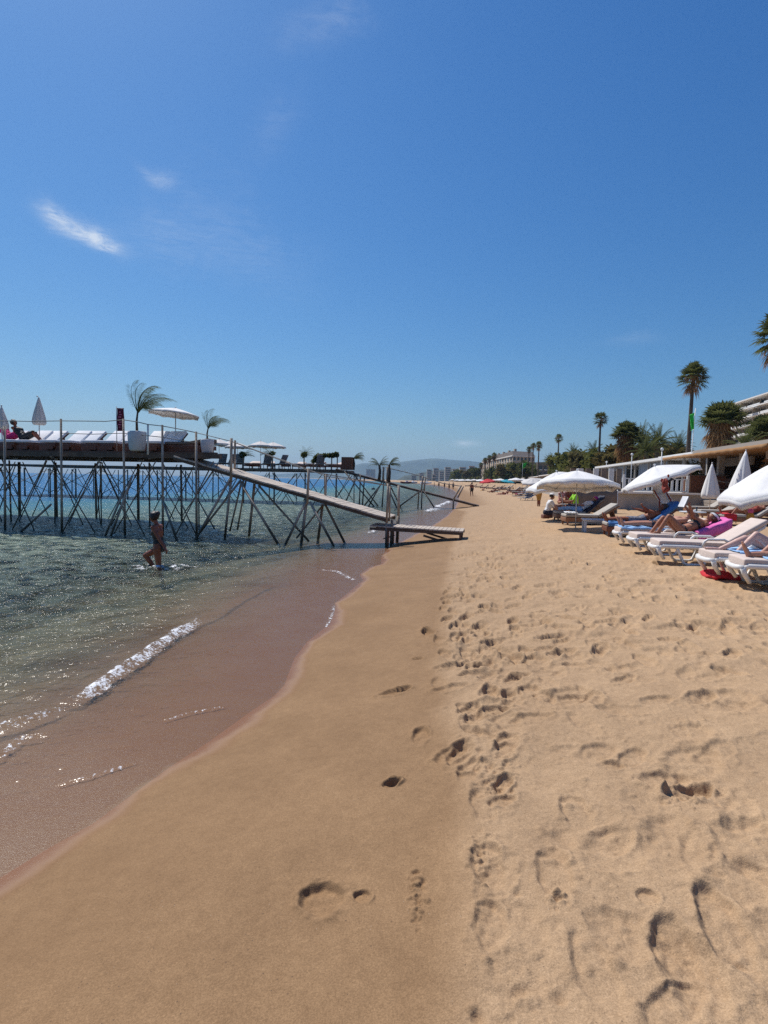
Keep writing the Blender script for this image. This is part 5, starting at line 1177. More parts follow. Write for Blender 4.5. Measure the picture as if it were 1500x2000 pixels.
I = person('deeply tanned man in dark patterned shorts lying on the deep blue towel', (.98, 0, .36+.15), V(1, 0, .45), V(-.45, 0, 1), V(.55, 0, .85), [(V(-.75, .35, .2), V(-.6, -.6, .4)), (V(-.75, -.35, .1), V(-.8, .2, .2))], [(V(-1, -.08, .06), V(-1, 0, -.06), V(-.25, -.2, 1)), (V(-1, .08, .06), V(-1, 0, -.06), V(-.25, .2, 1))], 1.76, 'skin_dark', .011, None, False)
on_bed(I, W['blue']); hair(I, 'brownhair', .014, -.04, .035); wear(I, 'shorts', is_(I, 'pelvis') & (I['h'] < .12) | (is_(I, 'thigh1') & (leglen(I, 1) > .12)) | (is_(I, 'thigh-1') & (leglen(I, -1) > .12)), .012, 'stripe', .012)
I = person('person in white and pale blue lying back under the double parasols, pink cap on', (1.0, 0, .36+.16), V(1, 0, .62), V(-.62, 0, 1), V(.7, 0, .7), [(V(-.8, .3, -.3), V(-.9, -.2, .1)), (V(-.8, -.3, -.3), V(-.9, .2, .1))], [(V(-1, -.10, .10), V(-1, 0, -.10), V(-.2, 0, 1)), (V(-1, .10, .10), V(-1, 0, -.10), V(-.2, 0, 1))], 1.75, 'skin_mid', .012, None, False)
on_bed(I, W['navy']); wear(I, 'shirt', is_(I, 'torso', 'pelvis', 'upper_arm1', 'upper_arm-1') & (I['h'] > .02), .014, 'shirt', .012); wear(I, 'trousers', is_(I, 'pelvis', 'thigh1', 'thigh-1', 'shin1', 'shin-1') & (I['h'] < .06), .014, 'lightblue', .012)
wear(I, 'cap', is_(I, 'head') & (I['hu'] > .03), .018, 'magenta')
towel('towel', 'dark navy towel over the back of the bed under the double parasols', W['navy'], wt(R(42)), 1.15, 1.86, -.37, .37, 'navy', (.1, .25), 13, .018)
I = person('tanned sunbather lying in the shade of the parasol at the picture edge', (1.0, 0, .36+.15), V(1, 0, .4), V(-.4, 0, 1), V(.8, 0, .6), [(V(-.5, .7, .4), V(.2, -.2, .95)), (V(-.8, -.3, -.2), V(-.9, .2, .1))], [(V(-.8, -.1, .6), V(-.6, 0, -.8), V(-1, 0, -.1)), (V(-1, .1, .1), V(-1, 0, -.1), V(-.3, 0, 1))], 1.7, 'skin_tan', .012, None, True)
on_bed(I, W['r3']); hair(I, 'brownhair'); wear(I, 'swimsuit', is_(I, 'pelvis', 'bust', 'torso') & (I['h'] < .34), .006, 'rust')
towel('towel', 'bright red towel over the foot of the bed shaded by the edge parasol', W['r3'], wt(R(36)), .0, .42, -.37, .37, 'red', (.22, .05), 15)
# grey side table and round table
p = G(1163, 1040); root = thing('side_table', 'grey resin side table on four legs between the sunbeds', 'table', p, INL); mb = MB(); mb.box((0, 0, .40), (.80, .52, .045)); mb.box((0, 0, .355), (.72, .44, .05)); soft(mb, 'top', M['potgrey'], root, .015)
for x in (-.34, .34):
    for y in (-.2, .2): mb = MB(); mb.box((x, y, .165), (.06, .05, .35), None, 0, 1.15); mb.build('leg', M['potgrey'], root)
o = thing('towel_pile', 'crumpled white towel at the foot of the empty wooden sunbed', 'towel', W['grey'].location+Vector((0, 0, 0)), INL); mb = MB(); mb.sheet([[(.05+.42*i/9, -.3+.55*j/9, .36+.085+.04*abs(math.sin(i*1.3+j*.9))) for j in range(10)] for i in range(10)], .02); mb.build('cloth', M['shirt'], o, True)
p = G(1352, 1022); root = thing('round_table', 'low round table with a few small things on it, in front of the taupe sunbeds', 'table', p); mb = MB(); mb.lathe([(.42, .40), (.46, .42), (.46, .445), (.44, .45)], 28); mb.build('top', M['potgrey'], root, True); mb = MB(); mb.lathe([(.16, 0), (.10, .05), (.09, .40)], 14); mb.build('pedestal', M['teak'], root, True)
for i, (dx_, dy_, rr_, hh, mm, nm, lab) in enumerate(((-.2, .05, .04, .10, 'shirt', 'cup', 'white cup at the seaward side of the round table'), (.02, -.08, .045, .07, 'shirt', 'bowl', 'small white bowl near the middle of the round table'), (.20, .1, .03, .17, 'glass', 'glass_bottle', 'dark bottle on the round table'))):
    mb = MB(); mb.lathe([(rr_*.7, .452), (rr_, .46+hh*.5), (rr_*.85, .452+hh)], 12); o = mb.build(nm, M[mm], None, True); o.location = p+Vector((dx_, dy_, 0)); tag(o, lab, nm.replace('_', ' '))
# ---- parasols on the sand
GU = 'open white beach parasols'
def stand(o, px, py, lean=0.0, spin=0.0, fwd=0.0):
    p = G(px, py); p.z -= .05; o.location = p; o.rotation_euler = Euler((fwd, lean, spin), 'XYZ')
stand(parasol('parasol', 'broad white parasol sheltering the seated group, its thin pole planted by the side table', 2.02, 1.34, group=GU, flap=.17, rise=.36, fab='white'), 1124, 1034, R(3), R(12), R(-6))
stand(parasol('parasol', 'white parasol tucked half behind the broad one, leaning seaward', 2.10, 1.34, group=GU, flap=.17, rise=.36), 1106, 1016, R(-14), R(30), R(-4))
stand(parasol('parasol', 'white parasol tilted toward the sea, a red cloth knotted on its slanting pole', 2.22, 1.10, group=GU, flap=.16, rise=.34), 1330, 1044, R(-19), R(10), R(-9))
stand(parasol('parasol', 'big white parasol sagging low at the picture edge, tilted over the taupe sunbeds', 2.25, 1.38, group=GU, flap=.20, rise=.36), 1584, 1078, R(-21), R(16), R(-6))
p = dep(1298, 950, 14.4); root = thing('cloth_bundle', 'rust red cloth bundle knotted round the slanting grey pole', 'cloth', p); mb = MB(); r_ = random.Random(4)
for _ in range(26): mb.ball((r_.gauss(0, .06), r_.gauss(0, .05), r_.gauss(0, .085)), r_.uniform(.04, .07), 8)
me = evaluated(mb.mesh('cloth'), [('REMESH', dict(mode='VOXEL', voxel_size=.02)), ('SMOOTH', dict(factor=.5, iterations=3))]); link('cloth', me, root, M['rust']).scale = (.7, .7, 1.15)
mb = MB(); mb.tube([(.08, 0, .12), (.16, 0, .20), (.24, .02, .19)], [.03, .05, .02], 7); mb.build('knot', M['black'], root, True)
p = dep(1293, 985, 16.5); p.z = gz(p.x, p.y); root = thing('folding_stool', 'white sling seat on two thin legs behind the slanting pole', 'stool', p); mb = MB(); mb.sheet([[(-.22+.44*j/5, -.2+.4*i/5, 1.0+.30*(i/5)-.12*math.sin(math.pi*j/5)) for j in range(6)] for i in range(6)], .03); mb.box((0, .22, 1.36), (.36, .05, .42)); mb.build('sling', M['shirt'], root, True)
for x in (-.18, .16):
    mb = MB(); mb.tube([(x, -.2, 0), (x, -.2, 1.02), (x, .2, 1.30)], .022, 7); mb.build('leg', M['rust'], root, True)
GF = 'folded white parasols by the terrace'
for px, py, y, rad, lab in ((1391, 905, 25.0, .36, 'shorter folded white parasol, a plain cone above the taupe sunbeds'), (1460, 879, 20.5, .40, 'taller folded white parasol with deep folds, leaning a little')):
    p = dep(px, py, y); g0 = gz(p.x, p.y); o = parasol('parasol', lab, p.z-g0-.05, rad, True, .66, 'white', GF); o.location = (p.x, p.y, g0)
    if px > 1400: o.rotation_euler = (0, R(7), .4); o.location.x -= .28
# ---- the seated group under the double parasols
def seated(px, py, label, skin, face, lean=.25, H=1.68, fem=True, group=None, vox=.013, seat=0.0):
    p = G(px, py); f = Vector((math.cos(face), math.sin(face), 0)); s_ = Vector((-f.y, f.x, 0)); fv = lambda a, b, c: tuple(f*a+s_*b+Vector((0, 0, c)))
    I = person(label, (p.x, p.y, p.z+.11+seat), fv(lean, 0, 1), f, fv(.25, 0, 1), [(fv(.5, .2, -.8), fv(.8, -.2, -.1)), (fv(.5, -.2, -.8), fv(.8, .2, -.1))], [(fv(.75, .35, .55 if seat < .1 else .05), fv(.35, -.1, -.9), fv(1, 0, -.1)), (fv(.75, -.35, .55 if seat < .1 else .05), fv(.35, .1, -.9), fv(1, 0, -.1))], H, skin, vox, group, fem)
    return I
I = seated(1068, 1012, 'man in a white T-shirt and white cap crouching in front of the group', 'skin_tan', R(-5), .30, 1.74, False, None, .012, .18)
wear(I, 'shirt', is_(I, 'torso', 'pelvis', 'upper_arm1', 'upper_arm-1') & (I['h'] > -.02), .016, 'shirt', .015); wear(I, 'shorts', is_(I, 'pelvis') & (I['h'] < .04) | is_(I, 'thigh1', 'thigh-1'), .018, 'navy', .012); hair(I, 'hair', .012, -.04, .03); wear(I, 'cap', is_(I, 'head') & (I['hu'] > .05), .022, 'shirt')
I = seated(1124, 1006, 'person in a lime green shirt seated with their back to the sunbeds', 'skin_tan', R(178), .15, 1.70, False, None, .012, .36); wear(I, 'shirt', is_(I, 'torso', 'pelvis', 'upper_arm1', 'upper_arm-1') & (I['h'] > -.04), .016, 'lime', .015); hair(I, 'hair', .018, -.08, .04); wear(I, 'shorts', is_(I, 'thigh1', 'thigh-1'), .014, 'navy')
I = seated(1094, 998, 'person in a pink top with dark hair in the middle of the seated group', 'skin_tan', R(-70), .2, 1.66, True, None, .013, .40); wear(I, 'shirt', is_(I, 'torso', 'pelvis', 'bust') & (I['h'] > -.04), .014, 'salmon', .012); hair(I, 'hair', .02, -.1, .04)
I = seated(1108, 996, 'person with bare tanned shoulders and black hair behind the lime shirt', 'skin_dark', R(-110), .2, 1.66, True, None, .013, .42); wear(I, 'dress', is_(I, 'torso', 'pelvis', 'bust') & (I['h'] < .34), .010, 'rust'); hair(I, 'hair', .022, -.12, .05, (.09, .08, .07))
p = G(1100, 1004); root = thing('low_table', 'low wooden table with a white plate in the middle of the seated group', 'table', p, .3); mb = MB(); mb.box((0, 0, .44), (.9, .55, .04)); mb.build('top', M['teak'], root)
for x in (-.38, .38):
    for y in (-.2, .2): mb = MB(); mb.box((x, y, .21), (.05, .05, .42)); mb.build('leg', M['teak'], root)
mb = MB(); mb.lathe([(.09, 0), (.17, .03), (.175, .035), (.1, .012)], 20); o = mb.build('plate', M['shirt'], None, True); o.location = p+Vector((0, -.05, .462)); tag(o, 'white plate on the low table among the seated people', 'plate')
mb = MB(); mb.box((0, 0, 0), (.5, .62, .32)); p2 = G(1126, 1006); r0 = thing('seat_box', 'dark upholstered box seat under the person in lime green', 'seat', (p2.x, p2.y, p2.z+.14)); soft(mb, 'seat', M['black'], r0, .03)
for px, py, lab in ((1094, 998, 'dark box seat under the person in the pink top'), (1108, 996, 'dark box seat under the person with bare shoulders')):
    q_ = G(px, py); o = dup(r0, (q_.x, q_.y, q_.z+.16), .4, lab)
q_ = G(1068, 1012); mb = MB(); mb.box((0, 0, .06), (.42, .4, .2)); r1 = thing('low_stool', 'low dark stool under the crouching man in white', 'stool', (q_.x, q_.y, q_.z)); soft(mb, 'seat', M['teak'], r1, .03)
I = person('bather in ochre shorts standing just beyond the crouching man', (*G(1052, 989)[:2], G(1052, 989).z+.86), (0, 0, 1), (.3, 1, 0), (0, 0, 1), [((.1, .1, -1), (.1, .2, -1)), ((-.1, .1, -1), (-.1, .2, -1))], [(V(.1, .1, -1), V(0, -.05, -1), V(.3, 1, -.1)), (V(-.1, .0, -1), V(0, -.05, -1), V(.3, 1, -.1))], 1.72, 'skin_dark', .014, None, False)
wear(I, 'shorts', is_(I, 'pelvis') & (I['h'] < .1) | is_(I, 'thigh1', 'thigh-1'), .014, 'ochre'); hair(I, 'hair')
# people on the near pier
for i, (j, labp, top_, sk) in enumerate(((8, 'dark-haired person wrapped in a pink towel half sitting up on a pier sunbed', 'magenta', 'skin_tan'), (7, 'dark reclining figure with raised head on a pier sunbed, nearly a silhouette', 'black', 'skin_dark'))):
    e = 1.25+j*.86+(.22 if j % 2 else 0); p = pq(e, 1.5, DZ+.58); tw = V(-PE.x, -PE.y, 0); 
    I = person(labp, p, V(PE.x*.75, PE.y*.75, .72), V(-PE.x*.72, -PE.y*.72, .75), V(PE.x*.2, PE.y*.2, 1), [(V(.4, -.2, -.6), V(.6, 0, .1)), (V(.4, .2, -.6), V(.6, 0, .1))], [(V(.85, -.1, .35), V(.6, 0, -.7), V(1, 0, -.1)), (V(.85, .1, .45), V(.6, 0, -.7), V(1, 0, -.1))], 1.68, sk, .013, None, True)
    hair(I, 'hair', .02, -.1, .05); wear(I, 'towel' if i == 0 else 'dress', is_(I, 'torso', 'pelvis', 'bust', 'thigh1', 'thigh-1') & (I['h'] < .40), .02, top_, .03)
# ================================================================ beach clubs behind
def sn(s_, n_, z=0.0): return S_*s_+N_*n_+Vector((0, 0, z))
ROT = Matrix((S_, N_, Vector((0, 0, 1)))).transposed()
TZ = 1.52
root = thing('terrace', 'raised beach terrace with a rendered end wall and grey boards toward the sunbeds', 'terrace')
a = dep(1206, 991, 31); a = Vector((a.x, a.y, 0)); n0 = a.dot(N_); s0 = a.dot(S_)
mb = MB(); mb.box(sn(s0+24, n0+13, TZ/2-.2), (48, 26, TZ+.4), ROT); mb.build('base', M['concrete'], root)
mb = MB(); mb.box(sn(s0-.03, n0+2.1, TZ+.04), (.5, 4.4, .10), ROT); mb.build('coping', M['wallwhite'], root)
mb = MB(); 
for i in range(6): mb.box(sn(s0-1.25, n0+9.6, .40+.155*i), (2.4-.02*i, 10.5, .135), ROT)
mb.build('board_step', M['board'], root)
# railing on the terrace edge
root = thing('railing', 'white balustrade along the terrace edge under the tilted parasol', 'railing'); mb = MB()
for z in (TZ+.16, TZ+.86): mb.bar(sn(s0+1.2, n0+.6, z), sn(s0+1.2, n0+4.0, z), .06, .06)
for i in range(14): mb.box(sn(s0+1.2, n0+.6+3.4*i/13, TZ+.5), (.05, .12, .68), ROT)
mb.build('balusters', M['wallwhite'], root)
for i in range(3): mb = MB(); mb.box(sn(s0+1.2, n0+.55+1.75*i, TZ+.55), (.12, .12, 1.1), ROT); mb.build('post', M['wallwhite'], root)
root = thing('bar_counter', 'red brown wooden bar counter on the terrace behind the slanting pole', 'bar'); c = dep(1333, 950, s0+2.5)
c = sn(s0+2.6, c.dot(N_)+.2, TZ); mb = MB(); mb.box(c+Vector((0, 0, .55)), (.7, 2.1, 1.1), ROT); mb.build('body', M['teak'], root); mb = MB(); mb.box(c+Vector((0, 0, 1.13)), (.9, 2.3, .06), ROT); mb.build('top', M['beam'], root)
mb = MB(); mb.box(c+N_*-.9+Vector((-.2, -.35, .7)), (.06, .35, 1.35), ROT); mb.build('side_panel', M['teak2'], root)
root = thing('rope_fence', 'rope fence on wooden posts along the terrace front', 'fence'); pts = []
for i in range(7):
    p = sn(s0+.6, n0+5.2+1.55*i, TZ); mb = MB(); mb.tube([p, p+Vector((0, 0, 1.0))], .055, 8); mb.build('post', M['board'], root, True); pts.append(p)
mb = MB()
for z in (.88, .45):
    for a_, b_ in zip(pts[:-1], pts[1:]): mb.tube([a_.lerp(b_, t_)+Vector((0, 0, z-.16*math.sin(math.pi*t_))) for t_ in (0, .25, .5, .75, 1)], .025, 6)
mb.build('rope', M['rope'], root, True)
# restaurant with tan awning
root = thing('beach_restaurant', 'shaded beach restaurant with a tan awning and cream fascia', 'restaurant'); nB = 13.4; z1 = 4.18
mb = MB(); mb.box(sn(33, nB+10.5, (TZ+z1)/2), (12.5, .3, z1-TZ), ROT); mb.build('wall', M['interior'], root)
mb = MB(); mb.box(sn(33.4, nB+5.6, z1+.12), (13.4, 11, .20), ROT); mb.build('roof', M['farwall'], root)
mb = MB(); mb.sheet([[sn(25.5+14*j/14, nB-1.9+6.6*i/4, z1-.30+.04*i/4-.04*math.sin(j*1.57)**2) for j in range(15)] for i in range(5)], .03); mb.sheet([[sn(25.5+14*j/28, nB-1.93, z1-.31-.16*i/2-.04*(j % 2)*(i/2)) for j in range(29)] for i in range(3)], .02); mb.build('awning', M['tanawn'], root, True)
for i in range(5):
    mb = MB(); mb.box(sn(27.2+2.95*i, nB+.35, (TZ+z1)/2-.1), (.32, .32, z1-TZ-.2), ROT); mb.build('column', M['concrete'], root)
mb = MB(); mb.box(sn(36.2, nB+1.4, 3.55), (3.6, .12, .5), ROT); mb.build('sign_board', M['board'], root)
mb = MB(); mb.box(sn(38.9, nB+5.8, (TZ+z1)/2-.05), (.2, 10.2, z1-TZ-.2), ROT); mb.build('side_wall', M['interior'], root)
GT = 'wooden dining sets on the restaurant terrace'; first = None
for i in range(10):
    p = sn(26.6+i*1.2, nB+1.2+1.6*((i*5) % 3), TZ)
    if first is None:
        first = thing('dining_chair', 'x', 'chair', p, .4, GT); mb = MB(); mb.box((0, 0, .45), (.45, .45, .05)); mb.build('seat', M['teak2'], first); mb = MB(); mb.box((-.21, 0, .76), (.05, .45, .5)); mb.build('backrest', M['teak'], first)
        for x in (-.19, .19):
            for y in (-.19, .19): mb = MB(); mb.box((x, y, .21), (.045, .045, .43)); mb.build('leg', M['teak2'], first)
        o = first
    else: o = dup(first, p, i*1.1)
    o['label'] = 'dark wooden chair in the shade of the restaurant under the tan awning'
root = thing('yucca', 'yellow green potted plant at the restaurant corner', 'plant', sn(37.6, nB-.6, TZ)); mb = MB(); mb.lathe([(.2, 0), (.28, .5), (.24, .5)], 14); mb.build('pot', M['concrete'], root, True); mb = MB(); leaf_cloud(mb, (0, 0, 1.4), (.5, .5, .8), 260, .16, 77, 0, .2); mb.build('foliage', M['frondlight'], root)
root = thing('yucca', 'brownish tall plant beside the tall folded parasol', 'plant', sn(27.6, nB-.9, TZ)); mb = MB(); mb.lathe([(.2, 0), (.28, .5), (.24, .5)], 14); mb.build('pot', M['concrete'], root, True); mb = MB(); leaf_cloud(mb, (0, 0, 1.2), (.32, .32, .75), 200, .14, 78, 0, .2); mb.build('foliage', M['dead'], root)
# long white pavilion
def pavilion(label, s_a, s_b, n_, zt, step, scr=True, zf=TZ):
    root = thing('beach_pavilion', label, 'pavilion'); L = s_b-s_a; sc = (s_a+s_b)/2
    mb = MB(); mb.box(sn(sc, n_+4.6, zt+.13), (L+.8, 10, .22), ROT); mb.build('roof', M['wallwhite'], root)
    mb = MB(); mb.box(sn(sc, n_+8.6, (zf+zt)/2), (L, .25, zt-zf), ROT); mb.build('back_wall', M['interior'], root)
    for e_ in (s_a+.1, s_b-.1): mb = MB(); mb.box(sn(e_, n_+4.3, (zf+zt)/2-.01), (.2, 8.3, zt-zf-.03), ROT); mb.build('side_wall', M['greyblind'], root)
    k = int(L/step)
    for i in range(k+1):
        mb = MB(); mb.box(sn(s_a+.3+(L-.6)*i/k, n_, (zf+zt)/2-.01), (.16, .16, zt-zf-.02), ROT); mb.build('column', M['farwall'], root)
        if scr and i < k and i % 3 != 1: mb = MB(); mb.box(sn(s_a+.3+(L-.6)*(i+.5)/k, n_+.3, zf+(zt-zf)*(.64 if i % 2 else .5)), ((L-.6)/k*.92, .06, (zt-zf)*(.68 if i % 2 else .96)), ROT); mb.build('screen', M['greyblind'], root)
    return root
pavilion('long white beach pavilion with blue grey screens between its posts', 39.5, 77, 14.4, 4.12, 4.2)
r_p = pavilion('cream upper deck roof behind the tallest palm trunk', 40, 60, 17.5, 4.72, 5, False, 4.2)
pavilion('distant white pavilion with a close row of columns', 122, 175, 15.5, 4.1, 4, False)
pavilion('farthest white pavilion fading along the promenade', 190, 300, 16.5, 4.1, 7, False)
for i, (px, y) in enumerate(((1232, 50), (1290, 42), (1183, 68))):
    p = dep(px, 940, y); root = thing('lamp_post', ['slim white lamp post before the middle of the long pavilion', 'slim white lamp post before the near end of the long pavilion', 'slim white lamp post before the far end of the long pavilion'][i], 'lamp post', (p.x, p.y, TZ), 0, 'lamp posts by the pavilion'); mb = MB(); mb.tube([(0, 0, 0), (0, 0, 3.2)], [.05, .035], 8); mb.build('post', M['lampwhite'], root, True); mb = MB(); mb.ball((0, 0, 3.3), .12, 10); mb.build('lamp', M['lampwhite'], root, True)
# brown windbreak
a_, b_ = dep(1122, 978, 27), dep(1203, 978, 27.2); root = thing('windbreak', 'brown canvas windbreak behind the seated group', 'windbreak'); g0 = gz(a_.x, a_.y)
mb = MB(); mb.sheet([[(a_.x+(b_.x-a_.x)*j/12, a_.y+(.05*math.sin(j*1.7)), g0+.05+(dep(1122, 958.5, 27).z-g0)*i/3) for j in range(13)] for i in range(4)], .02); mb.build('canvas', M['brown'], root, True)
for j in range(5):
    x = a_.x+(b_.x-a_.x)*j/4; mb = MB(); mb.tube([(x, a_.y+.06, g0-.2), (x, a_.y+.06, dep(1122, 955, 27).z)], .03, 7); mb.build('post', M['plastic'], root, True)
# white poles and a blue umbrella bag hanging behind
root = thing('changing_cabin', 'tan striped cabin row behind the brown windbreak', 'cabin'); a2 = dep(1120, 950, 33); b2_ = dep(1205, 950, 33.4)
for j in range(7):
    x = a2.x+(b2_.x-a2.x)*j/6; mb = MB(); mb.box((x, 33.2, gz(x, 33)+1.25), (.30, .12, 2.3)); mb.build('upright', M['wallwhite'] if j % 2 else M['brown'], root)
mb = MB(); mb.box(((a2.x+b2_.x)/2, 33.6, gz(a2.x, 33)+1.2), (b2_.x-a2.x, .1, 2.2)); mb.build('back_panel', M['brown'], root)
p = dep(1172, 953, 32.6); root = thing('beach_bag', 'bright blue bag hanging between the cabin uprights', 'bag', p); mb = MB(); mb.ball((0, 0, 0), .30, 10, sq=(1, .5, .9)); mb.build('body', M['blue'], root, True); mb = MB(); mb.tube([(-.2, 0, .2), (0, 0, .55), (.2, 0, .2)], .02, 6); mb.build('strap', M['blue'], root, True)
# flags
def flag(label, px, pytop, y, fl0, fl1, wm, group='green flags over the beach', pxb=None):
    t_ = dep(px, pytop, y); g0 = gz(t_.x, t_.y); root = thing('flag', label, 'flag', (t_.x, t_.y, g0), 0, group); mb = MB(); mb.tube([(-.0, 0, -.3), (0, 0, t_.z-g0)], [.05, .03], 8); mb.build('pole', M['lampwhite'], root, True)
    za, zb_ = dep(px, fl0, y).z-g0, dep(px, fl1, y).z-g0; mb = MB(); mb.sheet([[(-.03-wm*j/6*(1-.35*i/8), .14*math.sin(j*1.4+i*.5), za+(zb_-za)*i/8-.5*wm*(j/6)**1.5) for j in range(7)] for i in range(9)], .008); mb.build('cloth', M['green'], root, True); return root
f_ = flag('furled bright green flag on a tall pole beside the tallest palm trunk', 1352, 797, 44, 806, 838, .34); f_.rotation_euler.y = R(2)
o = flag('small green flag flying before the stone hotel', 1021, 904, 150, 906, 915, -1.3)
# ================================================================ the far stretch of beach
GFP = 'white parasols down the beach'
base = parasol('parasol', 'white parasol in the nearest rank beyond the standing bather', 2.3, 1.5, group=GFP, flap=.15, rise=.3); q_ = G(1007, 957); base.location = q_
labs = [(1020, 955, 'white parasol right of the turquoise one, one rank behind'), (998, 953, 'white parasol just right of the turquoise one'), (976, 953, 'white parasol left of the turquoise one'), (966, 950, 'white parasol right of the red canopy, farther back'), (985, 948, 'white parasol seen above the turquoise one'), (938, 949, 'white parasol left of the red canopy'), (926, 948.5, 'white parasol above the walking bather'), (914, 948, 'white parasol left of the walking bather'), (903, 947.8, 'white parasol halfway along the far waterfront rank'), (893, 947.3, 'white parasol near the seaward end of the far rank'), (884, 947, 'last white parasol at the seaward end of the far rank'), (1040, 954, 'white parasol before the distant columned pavilion'), (955, 946.6, 'white parasol behind the red canopy'), (1030, 950, 'white parasol against the pavilion columns'), (944, 946.4, 'white parasol at the inland end of the far rank'), (920, 946.2, 'white parasol in the farthest rank under the tree belt')]
for px, py, lab in labs:
    q_ = G(px, py); dup(base, q_, px*.7, lab).rotation_euler = (R(rng.uniform(-7, 7)), R(rng.uniform(-7, 7)), px)
q_ = G(989, 956); o = parasol('parasol', 'turquoise parasol among the white ones', 2.0, 1.4, fab='turq', flap=.15); o.location = q_; o.rotation_euler = (R(8), R(6), 0)
q_ = G(953, 953); o = parasol('parasol', 'red canopy standing out in the far rank', 2.2, 1.9, fab='red', flap=.25, rise=.35); o.location = q_; o.rotation_euler = (R(6), R(-8), 0)
q_ = G(1042, 962); o = parasol('parasol', 'cream and salmon parasol leaning toward the double white ones', 2.2, 1.7, fab='offwhite', flap=.3, rise=.3); o.location = q_; o.rotation_euler = (R(10), R(-12), .3)
o.children[2].data.materials.clear(); o.children[2].data.materials.append(M['salmon'])
fbd = wood_bed('taupe sunbed in the first far row, below the turquoise parasol', 'sunbeds down the beach', fabm='greycush', boxy=False, Wd=.72, hs=.36); fbd.location = G(990, 962); fbd.rotation_euler.z = INL
for i, (px, py) in enumerate(((1008, 960), (1022, 962), (975, 958), (962, 957), (949, 955.5), (938, 954), (1000, 966), (928, 953), (985, 955), (1012, 956), (970, 954.5), (918, 951.5), (908, 950.5), (1034, 960))):
    o = dup(fbd, G(px, py), INL+.1*math.sin(i), ['taupe sunbed below the nearest white parasol of the far ranks', 'taupe sunbed beside the cream and salmon parasol', 'taupe sunbed left of the reddish sunbather', 'taupe sunbed under the inland edge of the red canopy', 'taupe sunbed under the red canopy', 'taupe sunbed just seaward of the red canopy', 'taupe sunbed closest to the dark-clad sunbather', 'taupe sunbed by the walking bather', 'taupe sunbed behind the turquoise parasol', 'taupe sunbed behind the nearest far parasol', 'taupe sunbed between red and turquoise canopies', 'small taupe sunbed beyond the walking bather', 'farthest taupe sunbed on the open sand', 'taupe sunbed at the foot of the cream parasol'][i])
def extra(px, py, label, skin, pose, wearm, rz=0.0, H=1.7):
    p = G(px, py)
    if pose == 'stand': I = person(label, (0, 0, .87*H/1.7), (0, 0, 1), (1, 0, 0), (.05, 0, 1), [((.05, .12, -1), (.2, .05, -1)), ((-.1, -.12, -1), (.1, -.05, -1))], [(V(.22, .04, -1), V(-.1, 0, -1), V(1, 0, -.1)), (V(-.12, -.04, -1), V(-.3, 0, -1), V(1, 0, -.2))], H, skin, .02, None, False, None, False)
    else: I = person(label, (0, 0, .13), V(1, 0, .55), V(-.55, 0, 1), V(.7, 0, .7), [(V(.1, .5, -.8), V(-.3, .3, -.6)), (V(.1, -.5, -.8), V(-.3, -.3, -.6))], [(V(-.8, -.1, .5), V(-.7, 0, -.65), V(-1, 0, -.1)), (V(-.95, .12, .12), V(-1, 0, -.08), V(-.3, 0, 1))], H, skin, .02, None, True, None, False)
    I['obj'].location = p; I['obj'].rotation_euler.z = rz; hair(I, 'hair', .02); wear(I, 'shorts' if pose == 'stand' else 'swimsuit', is_(I, 'pelvis') & (I['h'] < .12) | ((is_(I, 'thigh1', 'thigh-1') & (I['h'] > -.3)) if pose == 'stand' else is_(I, 'bust')), .016, wearm); return I['obj']
st = extra(921, 969, 'lone dark bather walking along the open sand by the gangway foot', 'skin_dark', 'stand', 'black', 2.0)
ly = extra(986, 966, 'reddish sunbather propped up on the open sand below the turquoise parasol', 'skin_tan', 'lie', 'rust', .4)
extra(962, 962, 'sunbather in dark clothes on the sand below the red canopy', 'skin_dark', 'lie', 'black', .6)
mb = MB(); mb.sheet([[(-1.1+1.9*i/8, -.5+j/6, .02+.02*math.sin(i+j)) for j in range(7)] for i in range(9)], .015); o = mb.build('beach_mat', M['salmon'], None, True); o.location = G(986, 966); tag(o, 'salmon mat under the reddish sunbather', 'mat')
for i, (px, py, lab) in enumerate(((848, 951, 'bather at the far waterline, farthest to seaward'), (857, 952.5, 'bather at the far waterline, second from the seaward end'), (868, 955, 'bather at the far waterline beneath the drooping gangway rope'), (877, 957, 'bather at the far waterline nearest the gangway foot'), (885, 956, 'bather on the wet sand behind the gangway handrail'))):
    p = G(px, py); dup(st, p, i*1.9, lab, 'bathers at the far waterline')
st['group'] = 'bathers at the far waterline'
for px, py, lab in ((1015, 953, 'white parasol between the turquoise one and the cream leaning one'), (958, 948.4, 'small white parasol directly behind the red canopy'), (1003, 949.5, 'white parasol two ranks behind the turquoise one'), (931, 947.2, 'white parasol in the second rank above the walking bather'), (898, 946.6, 'white parasol in the rear of the seaward far rank'), (1052, 956, 'white parasol at the inland end, touching the doubled parasols')):
    q_ = G(px, py); dup(base, q_, px*.7, lab).rotation_euler = (R(rng.uniform(-7, 7)), R(rng.uniform(-7, 7)), px)
